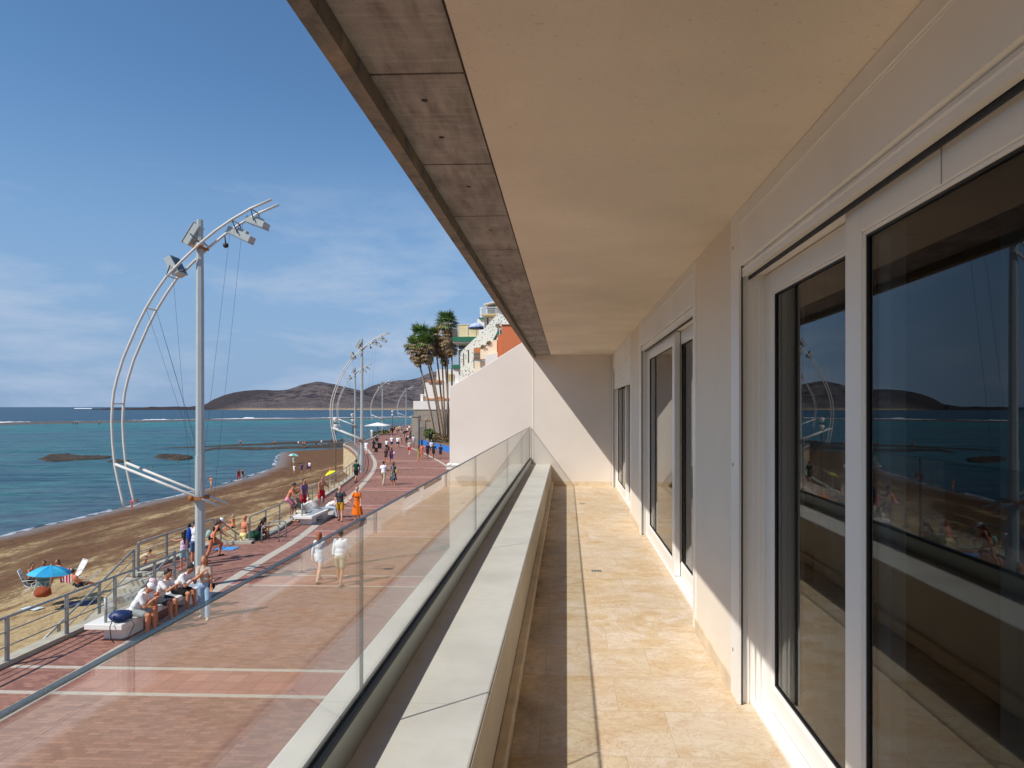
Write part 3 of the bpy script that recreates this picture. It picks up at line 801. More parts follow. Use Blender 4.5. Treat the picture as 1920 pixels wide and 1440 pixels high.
def hill(name, prof, d0, d1, px0, px1, base, seed, label):
    m = MB(); rows = []; ny = 26; n = int((px1-px0)/2.5)
    for i in range(n+1):
        px = px0 + (px1-px0)*i/n; py = interp(prof, px); r = []
        d0v = d0*(1+.02*noise.noise(Vector((px*.02, seed, 0))))
        top = (CY-py)/F_*d1 + CZ
        for j in range(ny+1):
            t_ = j/ny; dd = d0v + (d1*1.25-d0v)*t_
            pk = (d1-d0v)/(d1*1.25-d0v)
            if t_ < pk: e = (t_/pk); sh = e*e*(3-2*e)*.7 + e*.3
            else: e = 1-(t_-pk)/(1-pk); sh = e**.7
            p = W(px, CY, dd)
            rg = 1 - abs(noise.noise(Vector((p.x*.006, p.y*.002, seed))))*2
            g = rg*.10*math.sin(math.pi*min(1, t_/pk if t_ < pk else 1)) + .05*noise.noise(Vector((p.x*.02, p.y*.01, seed+4)))*math.sin(math.pi*min(1, t_/pk))
            z = -5.2 + (top+5.2)*(max(0, sh+g)) if j else -6
            if (top+5.2) < 20: z = -5.2+(top+5.2)*min(1, t_*6+.1*abs(g))*(1 if t_ < pk else e) if j else -6
            r.append(m.bm.verts.new((p.x, p.y, z)))
        rows.append(r)
    for i in range(n):
        for j in range(ny): m.bm.faces.new([rows[i][j], rows[i+1][j], rows[i+1][j+1], rows[i][j+1]])
    tag(m.build(name, M_hill, smooth=True), label, kind='structure')
hill('hills', front, 2350, 3000, 150, 1100, 767.5, 2.0, 'dark bare hill across the bay')
hill('hills', back, 3300, 4700, 560, 1150, 768, 8.0, 'higher bare ridge behind')
# ================================================================== LAMP MASTS
ARC = [(509,374),(470,391),(434,412),(405,432),(376,455.6),(345,485),(313,517),(293,546),(274,577.5),(258,609),(244.6,640),(231,672),(219.6,709),(213.5,735),(211,757),(209.5,790),(211,827.5),(215.4,873),(222,905),(229,936),(233,951)]
D1 = 21.9; DA = 21.55                                # distance of the first mast, and of its front arc
b1 = W(375, 763, D1); MX = b1.x; MY = b1.y
def arc_pts():
    out = []
    for px, py in ARC:
        # the arc lies in the plane y = MY-.27
        u = (px-CX)/F_; d = RT*u + FW; t_ = (MY-.27)/d.y
        out.append(Vector((d.x*t_ - MX, -.27, CZ - (py-CY)/F_*t_)))
    return out
def lamp_mast(label, parts=True, top=11.75):
    root = empty('lamp_mast', (0, 0, 0), 0, label, 'lamp post', 'tall white curved lamp masts along the promenade edge')
    m = MB(); h0 = .155; n = 6
    m.lathe((0, 0, 0), [(h0, 0), (h0*.98, 4.2)], 8); m.lathe((0, 0, 4.2), [(h0*.86, 0), (h0*.80, top-6.6), (h0*.62, top-4.2)], 8)
    m.build('mast', M_pole, root, smooth=True, sharp=30)
    A = arc_pts()
    for s in (0, .54):
        m = MB(); m.tube([(p.x, p.y+s, p.z) for p in A], .042, 8); m.build('curved_tube', M_arc, root, smooth=True)
    m = MB()
    def at(i): return A[i]
    for i in (4, 6, 8, 14, 2):
        p = at(i); m = MB(); m.tube([(p.x, -.27, p.z), (p.x, .27, p.z)], .025, 6); m.build('rung', M_arc, root, smooth=True)
    # the two struts from mast to arc
    lo = A[17]
    for s in (-.27, .27):
        m = MB(); m.tube([(lo.x, s, lo.z+.05), (.75, s, 2.62)], .045, 8); m.build('strut', M_arc, root, smooth=True)
    m = MB(); m.box(-.19, .19, -.33, .33, 2.80, 2.90); m.ball((-.12, -.3, 2.86), .1, 2); m.ball((.10, .32, 2.84), .08, 2); m.build('bracket', M_rust, root)
    p = A[4]; m = MB(); m.box(-.14, .14, -.3, .3, p.z-.12, p.z-.06); m.build('bracket', M_rust, root)
    # floodlights
    def flood(p, tilt, w=.62, d=.40, h=.20, roll=0, dz=0, dx=0):
        Mx = Matrix.Translation((p.x+dx, 0, p.z+dz)) @ Matrix.Rotation(R(roll), 4, 'Z') @ Matrix.Rotation(R(tilt), 4, 'Y')
        m = MB(); m.box(-w/2, w/2, -d/2, d/2, -h/2, h/2, Mx); m.box(-w/2-.02, w/2+.02, -d/2-.02, d/2+.02, h/2, h/2+.025, Mx)
        m.box(-w*.2, w*.2, -d*.25, d*.25, -h/2-.09, -h/2, Mx)
        o = m.build('floodlight', M_pole, root, bevel=.02)
        m = MB(); m.box(-w/2+.03, w/2-.03, -d/2+.03, d/2-.03, h/2+.0255, h/2+.032, Mx); m.build('lens', M_pane_far, o)
        m = MB(); q = Mx @ Vector((0, 0, 0))
        m.tube([(q.x-.0, -d/2-.04, q.z), (p.x, -d/2-.04, p.z), (p.x, d/2+.04, p.z), (q.x, d/2+.04, q.z)], .018, 6); m.build('yoke', M_dark, o)
    flood(A[6], 62, .60, .52, .22, 0, .33, .12)
    flood(A[4], -58, .72, .34, .22, 0, .32, -.38)
    flood(A[2], 205, .80, .40, .20, 0, -.42, .18)
    flood(A[1], 200, .62, .46, .18, 0, -.38, .10)
    m = MB(); m.ball((A[3].x+.05, .25, A[3].z-.35), .09, 2); m.tube([(A[3].x, .27, A[3].z), (A[3].x+.05, .25, A[3].z-.3)], .02, 6); m.build('camera_dome', M_dark, root, smooth=True)
    m = MB()
    for (p, q) in (((A[2].x, -.27, A[2].z), (.14, -.3, 2.9)), ((A[2].x+.1, .27, A[2].z), (.3, .3, 2.8)), ((A[6].x+.2, -.27, A[6].z), (-.15, -.25, 3.0)),
                   ((A[8].x, -.27, A[8].z), (-.15, -.1, 4.3)), ((A[8].x, .27, A[8].z), (-.15, .15, 4.3)), ((A[8].x, .27, A[8].z), (-.15, .2, 4.3))):
        m.tube([p, q], .0045, 4)
    m.build('stay_cable', M_wire, root)
    return root
lm = lamp_mast('nearest tall white lamp mast with two curved tubes, standing behind the first bench')
lm.location = (MX, MY, 0)
for (px, py, lab) in ((678.5, 885.6, 'second white curved lamp mast, beside the curved kerb near the man in green'),
                      (666, 834, 'white curved lamp mast just left of the second one, on the far quay corner'),
                      (717, 809.3, 'distant white curved lamp mast next to the white parasol'),
                      (761.5, 798, 'farthest white curved lamp mast, close to the grey stone building')):
    c = copy_tree(lm); p = G(px, py); c.location = (p.x, p.y, 0); c['label'] = lab

# round-headed lamps down on the beach and quay
def ball_lamp(px, pyt, pyb, z, lab):
    p = G(px, pyb, z); top = CZ - (pyt-CY)/F_*((p-CAM).dot(FW))
    root = empty('street_lamp', p, 0, lab, 'street lamp', 'brown street lamps with white heads'); h = top - p.z
    m = MB(); m.lathe((0, 0, 0), [(.13, 0), (.13, .3), (.09, .5), (.07, h-.6)], 10); m.build('pole', basic('brown_post', (104, 88, 70), .7, .15), root, smooth=True, sharp=40)
    m = MB(); m.tube([(-.5, 0, h-.7), (0, 0, h-.65), (.5, 0, h-.7)], .04, 6); m.build('arm', M_dark, root)
    for zz in (h-1.0, h-.15):
        m = MB(); m.lathe((0, 0, zz), [(.12, -.35), (.32, 0), (.28, .14), (.1, .2)], 14); m.build('lamp_head', M_white2, root, smooth=True, sharp=50)
ball_lamp(629, 783, 903, -3.0, 'brown street lamp with two white heads on the beach beside the curved wall')
ball_lamp(661.5, 776, 833, 0, 'distant street lamp with white head left of the farther masts')
ball_lamp(736, 770, 806, 0, 'thin far street lamp near the crowd at the end of the promenade')

# ================================================================== RAILINGS
def railing(path, label, spacing=1.8, h=.98, wide=.10, loc_group='steel railings along the promenade'):
    P_ = [Vector((x, y, z)) for x, y, z in path]
    L_ = [0]
    for a, b in zip(P_, P_[1:]): L_.append(L_[-1] + (b-a).length)
    c0 = P_[0].copy()
    root = empty('railing', c0, 0, label, 'railing', loc_group)
    def at(s):
        for i in range(len(L_)-1):
            if s <= L_[i+1] + 1e-6:
                t_ = (s-L_[i])/(L_[i+1]-L_[i]); return P_[i].lerp(P_[i+1], t_), (P_[i+1]-P_[i]).normalized()
        return P_[-1], (P_[-1]-P_[-2]).normalized()
    n = max(1, round(L_[-1]/spacing))
    post = None
    for i in range(n+1):
        p, d = at(L_[-1]*i/n); ang = math.atan2(d.y, d.x)
        if post is None:
            m = MB(); m.box(-wide/2, wide/2, -.022, -.010, 0, h-.02); m.box(-wide/2, wide/2, .010, .022, 0, h-.02); m.box(-.07, .07, -.07, .07, 0, .012)
            m.box(-.02, .02, -.0098, .0098, .3, .35); m.box(-.02, .02, -.0098, .0098, .62, .67)
            post = m.build('post', M_steel, root)
            o = post
        else:
            o = post.copy(); col.objects.link(o)
        o.location = p - c0; o.rotation_euler = (0, 0, ang)
    q = [p - c0 for p in P_]
    for zz, r, nm in ((h, .032, 'top_rail'), (.66, .016, 'rail'), (.33, .016, 'rail')):
        m = MB(); m.tube([(a.x, a.y, a.z+zz) for a in q], r, 8); m.build(nm, M_steel, root, smooth=True)
    return root
def z3(l, z=.1): return [(x, y, z) for x, y in l]
railing(z3([(-12.42, 14.75-1.82*9), (-12.42, 21.95)]), 'nearest steel railing between red paving and sand, left of the first bench')
railing([(-14.7, 22.9, .1), (-14.7, 27.9, .1)], 'short steel railing on the landing behind the nearest lamp mast')
railing([(-14.6, 22.5, -.05), (-14.6, 17.4, -2.2)], 'sloping handrail of the near beach steps', 1.7)
railing([(-13.1, 22.35, -.05), (-13.1, 17.6, -2.1)], 'inner sloping handrail of the near beach steps', 1.7)
railing([(-14.7, 28.5, -.1), (-14.7, 32.4, -2.2)], 'handrail of the far beach steps going down beside the bald man', 1.5)
inner = offset_poly(E, .18)
rl = [inner[4]] + inner[5:11]
railing(z3(smooth_line([(-13.45, 28.5)] + inner[6:11], 4)), 'long steel railing from the bike hoops to the man in green', 1.85)
railing(z3(smooth_line(inner[10:16], 5)), 'railing curving round the bulge of the sandstone sea wall', 1.3, wide=.06)
railing(z3(smooth_line(inner[15:21], 3)), 'far brown railing along the quay behind the parasol', 2.6, wide=.08)

def steps(x0, x1, ya, yb, z0, z1, n, label):
    m = MB(); m.prism([(ya, z0), *sum(([(ya+(yb-ya)*i/n, z0+(z1-z0)*i/n), (ya+(yb-ya)*(i+1)/n, z0+(z1-z0)*i/n)] for i in range(n)), [])[1:], (yb, z1-1.2), (ya, z1-1.2)], x0, x1, 'x')
    tag(m.build('beach_steps', M_kerb), label, 'steps', 'concrete steps down to the sand')
steps(-14.9, -12.9, 22.58, 16.8, -.02, -2.8, 15, 'concrete steps going down to the sand beside the first bench')
steps(-14.9, -13.3, 28.28, 33.0, -.15, -2.9, 14, 'concrete steps going down to the sand where the bald man stands')

# bike hoops
for i, (pl, pr, lab) in enumerate((((491, 1018), (523, 1016), 'nearer steel hoop in front of the second bench'), ((504, 1009), (536.5, 1008), 'farther steel hoop in front of the second bench'))):
    a = G(*pl); b = G(*pr); c = (a+b)/2; a = a-c; b = b-c
    m = MB(); hh = .72; r = .12; d = (b-a).normalized()
    pts = [a, a+Vector((0,0,hh-r))] + [a + d*(r*(1-math.cos(t_))) + Vector((0,0,hh-r+r*math.sin(t_))) for t_ in (R(30),R(60),R(90))] + \
          [b - d*(r*(1-math.cos(t_))) + Vector((0,0,hh-r+r*math.sin(t_))) for t_ in (R(90),R(60),R(30))] + [b+Vector((0,0,hh-r)), b]
    m.tube(pts, .028, 8); o = m.build('bike_hoop', M_steel, None, smooth=True); o.location = c; tag(o, lab, 'bike rack', 'steel bike hoops on the paving')

# ================================================================== BENCHES
def bench(x0, x1, y0, y1, lab):
    root = empty('bench', ((x0+x1)/2, y0, 0), 0, lab, 'bench', 'white slab benches on the promenade')
    w = x1-x0; L_ = y1-y0
    m = MB(); m.box(-w/2, w/2, 0, L_, .33, .46); m.build('seat', M_white2, root, bevel=.012)
    for yy in (.35, L_-1.1):
        m = MB(); m.box(-.05, w/2-.12, yy, yy+.75, 0, .3295) if False else m.box(-.22, .32, yy, yy+.75, 0, .3295); m.build('leg', M_white2, root, bevel=.01)
    for yy in (.18, L_-.2):
        m = MB(); m.tube([(-.05, yy, .46), (-.05, yy, 1.05)], .035, 8); m.build('divider_post', M_steel, root, smooth=True)
    m = MB(); m.box(-.056, -.044, .23, L_-.25, .56, .98); m.build('divider_screen', M_screen, root)
    return root
M_screen = glass('scratched_screen', (.80, .82, .82), .22, .25)
bench(-11.72, -10.78, 16.15, 20.5, 'long white bench with clear divider where four men sit beside the blue backpack')
a = G(551, 973.5-.5, .46)
bench(-13.28, -12.28, 32.5, 35.6, 'farther white bench with the group of young people around it')

# ================================================================== PALMS
def frond_mat(name, c1, c2):
    t = NT(name); n_ = t.noise(t.co(), 1.2, 3); t.col(t.mix(t.ramp(n_, [(.35, 0.), (.65, 1.)]), lin(c1), lin(c2))); t.set(Roughness=.6); t.p.inputs['Specular IOR Level'].default_value = .25
    return t.m
M_frond = frond_mat('green_fronds', (72, 104, 54), (142, 160, 90))
M_dead = frond_mat('dead_fronds', (112, 92, 66), (184, 156, 116))
M_trunk = basic('palm_trunk', (150, 130, 108), .9, .25, 5, .8, 12)
def fan_leaf(m, base, d, ln, droop, rnd, fold=0.35, nseg=10, spread=84):
    "petiole then a fan of narrow blades"
    d = d.normalized(); side = d.cross(Vector((0,0,1)))
    if side.length < .05: side = Vector((1,0,0))
    side.normalize(); up = side.cross(d).normalized()
    hub = base + d*ln*.42 - Vector((0,0,droop*.15))
    w = .022
    m.quad(base-side*w, base+side*w, hub+side*w, hub-side*w)
    for k in range(nseg):
        a = R(-spread + 2*spread*k/(nseg-1)) + rnd.uniform(-.05, .05)
        bl = ln*.62*(.72+.28*math.cos(a))*rnd.uniform(.85, 1.1)
        v = (d*math.cos(a) + side*math.sin(a)).normalized()
        tipd = (v - Vector((0,0,1))*droop*rnd.uniform(.6, 1.3)).normalized()
        mid = hub + v*bl*.55 + up*fold*.1; tip = mid + tipd*bl*.5
        pw = (-d*math.sin(a) + side*math.cos(a))*.075
        m.quad(hub, mid-pw+up*.02, tip, mid+pw)
def palm(pbase, ptop, rpx, dist, lab, skirt=1.0, bend=.25, seed=1, cmid=None):
    rnd = random.Random(seed)
    B = W(pbase[0], pbase[1], dist); B.z = .3; T = W(ptop[0], ptop[1], dist+rnd.uniform(-.6, .6)); rr = rpx/F_*dist
    root = empty('palm_tree', B, 0, lab, 'palm tree', 'tall fan palms in front of the white building')
    Tl = T - B; n = 14; pts = []; rs = []
    for i in range(n+1):
        t_ = i/n; s = t_ + bend*t_*(1-t_)
        x = Tl.x*s; yv = Tl.y*t_; pts.append(Vector((x, yv, Tl.z*t_))); rs.append(.30 - .13*min(1, t_*3) - .05*t_)
    m = MB(); m.tube(pts, rs, 9); m.build('trunk', M_trunk, root, smooth=True)
    m = MB()
    for i in range(62):
        az = rnd.uniform(0, 2*math.pi); el = rnd.uniform(-.45, 1.35)
        d = Vector((math.cos(az)*math.cos(el), math.sin(az)*math.cos(el), math.sin(el)))
        fan_leaf(m, Tl + Vector((0,0,-.1)) + d*.12, d, rr*rnd.uniform(.85, 1.15), .25+.5*(1-max(0, el)), rnd)
    m.build('crown', M_frond, root)
    m = MB(); sl = rr*1.35*skirt
    for i in range(int(105*skirt)):
        az = rnd.uniform(0, 2*math.pi); t_ = rnd.random()
        zb = -t_*sl*.95 + .1; el = .1 - 1.2*t_**.7*rnd.uniform(.5, 1.1)
        d = Vector((math.cos(az)*math.cos(el), math.sin(az)*math.cos(el), math.sin(el)))
        k = 1 + zb/Tl.z
        fan_leaf(m, Vector((Tl.x*(k+bend*k*(1-k)), Tl.y*k, Tl.z+zb)) + d*.1, d, rr*rnd.uniform(.7, 1.15)*(1-.3*t_), 1.1, rnd, nseg=9, spread=62)
    m.build('dead_leaf_skirt', M_dead, root)
palm((816,828),(776,646), 19, 108, 'fan palm farthest left in the clump, crown half brown', 1.2, -.35, 11)
palm((829,833),(789,628), 24, 109, 'fan palm with the second highest crown, left of the gap', 1.3, -.35, 12)
palm((832,830),(797,642), 20, 106, 'fan palm tucked right behind the left pair of crowns', 1.2, -.35, 13)
palm((834,828),(814,628), 17, 112, 'slim fan palm standing in the middle of the clump', 1.3, -.3, 14)
palm((836,828),(828,646), 15, 113, 'lower fan palm just right of the middle one', 1.0, .2, 15)
palm((840,832),(838,604), 24, 107, 'tallest fan palm, its crown above all the others', 1.5, .05, 16)
palm((848,832),(847,630), 18, 110, 'fan palm farthest right, partly behind the flats with green balconies', 1.3, .1, 17)
# dark shrubby palm behind
palm((846,830),(834,676), 9, 116, 'short dark palm deep inside the clump beside the white tower', .6, .1, 18)

# planter shrubs
def leaf_blob(m, c, r, n, rnd, sz=.16, sq=(1,1,.8)):
    for i in range(n):
        while True:
            p = Vector((rnd.uniform(-1,1), rnd.uniform(-1,1), rnd.uniform(-1,1)))
            if .35 < p.length < 1: break
        p = Vector((p.x*sq[0], p.y*sq[1], p.z*sq[2]))*r + c
        a = Vector((rnd.gauss(0,1), rnd.gauss(0,1), rnd.gauss(0,1))).normalized()*sz*rnd.uniform(.6,1.3); b = a.cross(Vector((rnd.gauss(0,1), rnd.gauss(0,1), rnd.gauss(0,1)))).normalized()*sz*.5
        m.quad(c*0+p-a, p+b, p+a, p-b)
M_leaf = frond_mat('shrub_leaves', (52, 78, 34), (104, 124, 58)); M_dry = frond_mat('dry_leaves', (112, 96, 62), (156, 132, 92))
def shrub(px, py, dist, r, n, mat, lab, z=.4, sz=.16):
    rnd = random.Random(int(px*7)); p = W(px, py, dist)
    root = empty('shrub', (p.x, p.y, z), 0, lab, 'shrub', 'shrubs in the planting beds')
    m = MB(); leaf_blob(m, Vector((0, 0, p.z-z)), r, n, rnd, sz); m.build('foliage', mat, root)
    m = MB()
    for k in range(4): m.tube([(rnd.uniform(-.1,.1), rnd.uniform(-.1,.1), 0), (rnd.uniform(-.4,.4)*r, rnd.uniform(-.4,.4)*r, p.z-z)], .03, 5)
    m.build('stem', M_trunk, root)
shrub(806, 813, 104, 1.0, 420, M_leaf, 'rounded green shrub in front of the white door')
shrub(821, 818, 101, .8, 260, M_dry, 'dry brownish shrub behind the blue banner')
shrub(812, 822, 103, .7, 200, M_dry, 'low dry shrub between the banner and the green bush')
shrub(838, 822, 100, .7, 200, M_dry, 'dry shrub at the foot of the rightmost palm trunks')
for i, (px, py) in enumerate(((706,815),(713,814),(720,813),(727,814))):
    shrub(px, py, 145+i, .95, 170, M_dry if i % 2 else M_leaf, ('leftmost','second','third','rightmost')[i] + ' clump of spiky plants under the white parasol', .1, .3)

# planter wall with the blue banner
a = G(784, 833); b = G(846, 849)
m = MB(); ang = math.atan2(b.y-a.y, b.x-a.x); Ln = (b-a).length
m.box(0, Ln+3, -.2, .2, 0, .62); o = m.build('planter_wall', M_kerb); o.location = a; o.rotation_euler = (0, 0, ang); tag(o, 'low concrete planter wall under the palms', 'wall')
m = MB(); m.box(.15, Ln*.42, -.225, -.203, .12, .86); m.box(Ln*.46, Ln+2.5, -.225, -.203, .05, .80)
o2 = m.build('banner', basic('blue_banner', (42, 122, 205), .5, .06, 2)); o2.location = a; o2.rotation_euler = (0, 0, ang); tag(o2, 'bright blue banner hung along the planter wall below the palms', 'banner')
# bed soil
m = MB(); q = [a+Vector((.1,.3,0)), b+Vector((4,.3,0)), Vector((b.x+8, 112, 0)), Vector((a.x+.5, 112, 0))]
m.prism([(p.x, p.y) for p in q], .01, .45, 'z'); tag(m.build('planting_bed', basic('dry_soil', (128, 104, 78), .95, .2, 2)), 'raised planting bed', kind='structure')

# ================================================================== FAR BUILDINGS
def pbox(m, px0, px1, py0, py1, d, depth, dy=0):
    "box whose front face spans those photo pixels at distance d"
    a = W(px0, py0, d); b = W(px1, py1, d); y = a.y + dy
    m.box(a.x, b.x, y, y+depth, b.z, a.z); return m
def ppoly(m, pts, d, depth, dy=0):
    P_ = [W(x, y, d) for x, y in pts]; y0 = P_[0].y + dy
    m.prism([(p.x, p.z) for p in P_], y0, y0+depth, 'y'); return m
M_bw = plaster('white_render', (236, 232, 224), 30, .2, .05)
def stonewall():
    t = NT('grey_stone_cladding'); v = t.co(rot=(R(90), 0, 0))
    w = t.n('ShaderNodeTexBrick'); w.inputs['Scale'].default_value = 1; w.inputs['Brick Width'].default_value = .7; w.inputs['Row Height'].default_value = .3
    w.inputs['Mortar Size'].default_value = .02; w.inputs['Color1'].default_value = lin((150, 143, 130)) + (1,); w.inputs['Color2'].default_value = lin((164, 156, 142)) + (1,); w.inputs['Mortar'].default_value = lin((134, 127, 116)) + (1,)
    t.l(v, w.inputs[0]); n_ = t.noise(t.co((1, 1, .25)), 1.1, 6, .65)
    t.col(t.mix(t.ramp(n_, [(.45, 0.), (.7, .5)]), w.outputs[0], lin((128, 108, 84)))); t.set(Roughness=.9); return t.m
M_stone = stonewall()
M_terra = basic('terracotta_tiles', (196, 128, 78), .8, .2, 3)
M_oran = plaster('orange_render', (206, 122, 82), 30, .2, .05)
M_cream = plaster('cream_render', (236, 218, 190), 30, .2, .05)
M_green = basic('green_paint', (38, 112, 82), .5, .08, 2)
M_yel = basic('pale_yellow_screen', (230, 206, 150), .7, .05, 1)
D = 119
fb = empty('stone_building', W(776, 825, D), 0, 'white building on a grey stone ground floor behind the palm trunks', 'building')
def local(o): 
    o.data.transform(Matrix.Translation(-fb_root.location)); return o
def P(name, mat, fn, root, parent=None, **k):
    m = MB(); fn(m); o = m.build(name, mat, None, **k)
    o.data.transform(Matrix.Translation(-root.location)); o.parent = parent or root; return o
P('wall', M_stone, lambda m: pbox(m, 775.6, 860, 768, 829, D, 14), fb)
P('parapet', M_bw, lambda m: pbox(m, 775.2, 861, 752, 767.9, D, 14.2, -.12), fb)
P('upper_wall', M_bw, lambda m: (pbox(m, 793, 862, 717, 752, D, 8, 1.2), pbox(m, 814, 862, 691, 717, D, 7, 2.2)), fb)
P('roof_trim', M_terra, lambda m: (pbox(m, 800, 827, 712.5, 716.8, D, 1.6, .9), pbox(m, 794, 845, 746.5, 748.5, D, .9, .6), pbox(m, 818, 830, 744, 751, D, .8, .3)), fb)
P('lattice', M_yel, lambda m: [pbox(m, 835.5+i*1.8, 836.4+i*1.8, 700, 713, D, .2, 1.9) for i in range(7)], fb)
P('chimney', M_bw, lambda m: pbox(m, 786.5, 791.5, 738.5, 752, D, 1.2, .8), fb)
dr = P('door', M_bw, lambda m: pbox(m, 799, 809.5, 790, 817.5, D, .1, -.06), fb)
P('door_frame', M_dark, lambda m: (pbox(m, 797.8, 799, 788.8, 818, D, .12, -.1), pbox(m, 809.5, 812.5, 788.8, 818, D, .1, -.08), pbox(m, 799, 809.5, 788.6, 790, D, .12, -.1)), fb, dr)
P('base_course', basic('dark_stone', (122, 116, 104), .9, .15, 3), lambda m: (pbox(m, 776, 797.7, 800.5, 829, D, .1, -.09), pbox(m, 812.6, 860, 800.5, 829, D, .1, -.09)), fb)
P('sign_board', M_bw, lambda m: (pbox(m, 781.5, 788, 780, 785.5, D, .06, -.14),), fb)
P('sign_board', basic('tan_board', (214, 170, 124), .7, .1), lambda m: (pbox(m, 784, 788.5, 786, 788.5, D, .06, -.14),), fb)
P('sign_board', basic('tan_board', (214, 170, 124), .7, .1), lambda m: (pbox(m, 797, 801.5, 784.5, 786.8, D, .06, -.14),), fb)
# stone gate pier at the corner
m = MB(); c = G(779.5, 836); m.box(-.5, .5, -.5, .5, 0, 4.3); m.box(-.6, .6, -.6, .6, 4.3, 4.5); o = m.build('stone_pier', M_stone); o.location = c; tag(o, 'grey stone pier at the corner by the blue banner', 'pier')

# flats with green balconies
D = 62
ap = empty('flats', W(852, 760, D), 0, 'pale flats with green edged balconies and yellow roof screen beyond the end wall', 'building')
P('wall', M_bw, lambda m: pbox(m, 854, 930, 632, 881, D, 8, 1.8), ap)
P('roof_screen', M_yel, lambda m: (pbox(m, 852.5, 892, 603.5, 632, D, .15, 2.2)), ap)
P('screen_frame', M_bw, lambda m: (pbox(m, 851.8, 893, 602.2, 603.4, D, .25, 2.15), pbox(m, 851.8, 852.6, 603.4, 632, D, .2, 2.15), pbox(m, 869.6, 870.4, 603.4, 632, D, .1, 2.1), pbox(m, 887, 887.8, 603.4, 632, D, .1, 2.1)), ap)
for (ya, yb) in ((632.5, 641), (684.5, 692)):
    s = P('balcony', M_green, lambda m: pbox(m, 850.2, 905, ya, yb, D, 2.4, -.5), ap)
    P('soffit', M_bw, lambda m: pbox(m, 850.6, 905, yb+.1, yb+2.6, D, 2.3, -.4), ap, s)
    r_ = P('railing', M_white2, lambda m: ([pbox(m, 850.6+i*2.1, 850.8+i*2.1, ya-16, ya-.3, D, .03, -.42) for i in range(27)], pbox(m, 850.4, 906, ya-16.6, ya-16, D, .06, -.44)), ap, s)
for i, (xa, xb) in enumerate(((853.5, 868), (869.5, 878))):
    w = P('window_frame', M_white2, lambda m: pbox(m, xa, xb, 644, 683, D, .1, 1.6), ap)
    P('pane', M_pane_far, lambda m: (pbox(m, xa+.8, xb-.8, 645, 651, D, .05, 1.57), pbox(m, xa+.8, xb-.8, 653, 682, D, .05, 1.57)), ap, w)
# balcony parasol and white chair
c = W(893, 632, D-.3); m = MB()
um = empty('parasol', c, 0, 'small blue and white parasol on the upper green balcony', 'parasol')
m = MB(); m.lathe((0, 0, 0), [(.68, .86), (.66, .98), (.35, 1.2), (.02, 1.32)], 12); m.build('canopy', basic('pale_blue_canvas', (178, 190, 216), .8, .1), um)
m = MB(); m.lathe((0, 0, 0), [(.69, .74), (.69, .87)], 12, False); m.build('fringe', basic('navy_fringe', (52, 62, 104), .8, .1), um)
m = MB(); m.tube([(0,0,0), (0,0,1.3)], .02, 6); m.build('pole', M_white2, um)

D = 66
wh = empty('white_house', W(905, 640, D), 0, 'small white penthouse with gable roof and balcony, highest of the far houses', 'building')
P('wall', M_bw, lambda m: (pbox(m, 893.5, 907, 597, 874, D, 5, .5), pbox(m, 907.02, 960, 592, 874, D, 5, .8), pbox(m, 909.5, 960, 571.5, 592, D, 4, 1.0)), wh)
P('roof', M_bw, lambda m: ppoly(m, [(906, 569.3), (922, 565.3), (945, 560), (945, 563), (906, 570.6)], D, 5, .2), wh)
P('balcony', M_yel, lambda m: pbox(m, 905, 935, 590.5, 592.3, D, 1.6, -.8), wh)
P('railing', M_white2, lambda m: ([pbox(m, 901.5+i*1.5, 901.9+i*1.5, 578.5, 590, D, .04, -.75) for i in range(22)], pbox(m, 901, 935, 577.8, 578.8, D, .06, -.76), pbox(m, 902, 905, 579, 597, D, .1, -.6)), wh)
w_ = P('window_frame', M_white2, lambda m: pbox(m, 911, 927.5, 571.9, 590, D, .08, .9), wh); P('pane', M_pane_far, lambda m: (pbox(m, 912, 926.5, 572.4, 577.5, D, .04, .85), pbox(m, 912, 926.5, 578.5, 589, D, .04, .85)), wh, w_)
w_ = P('window_frame', M_white2, lambda m: pbox(m, 909.5, 922.5, 593.5, 613, D, .08, .7), wh); P('pane', M_pane_far, lambda m: pbox(m, 911.5, 914.5, 594.5, 609, D, .04, .66), wh, w_)
P('planter', M_green, lambda m: pbox(m, 897.5, 906.5, 594, 597, D, .5, .3), wh)

def terrazzo():
    t = NT('speckled_white_render'); v = t.co(rot=(R(90), 0, 0))
    w = t.n('ShaderNodeTexVoronoi'); w.inputs['Scale'].default_value = 6.5; t.l(v, w.inputs[0])
    w2 = t.n('ShaderNodeTexVoronoi'); w2.inputs['Scale'].default_value = 11; t.l(v, w2.inputs[0])
    k = t.mix(t.ramp(w.outputs['Distance'], [(.24, .95), (.31, 0.)]), lin((226, 226, 214)), lin((62, 68, 62)))
    k = t.mix(t.ramp(w2.outputs['Distance'], [(.16, .7), (.22, 0.)]), k, lin((120, 104, 84)))
    t.col(k); t.set(Roughness=.8); return t.m
D = 56
tz = empty('speckled_wall', W(863, 712, D), 0, 'slanting white wall speckled with dark stones climbing to the white house', 'wall')
P('wall', terrazzo(), lambda m: ppoly(m, [(863,661),(900,625),(935,587),(960,600),(952,612),(936,612),(926,640),(902,651),(888,653),(888,690),(899,697),(899,894),(863,894)], D, .5), tz)
P('slot', M_dark, lambda m: (pbox(m, 868.6, 869.6, 662, 685, D, .06, -.05), pbox(m, 877.5, 879.3, 656, 680, D, .06, -.05)), tz)
D = 50
og = empty('orange_house', W(932, 661, D), 0, 'orange rendered house block just above the sloping end wall', 'building')
P('wall', M_oran, lambda m: (ppoly(m, [(940.3,608.5),(990,608.5),(990,909),(940.3,909)], D, 5), ppoly(m, [(932.2,627.5),(940.2,626),(940.2,909),(932.2,909)], D, 4, .3)), og)
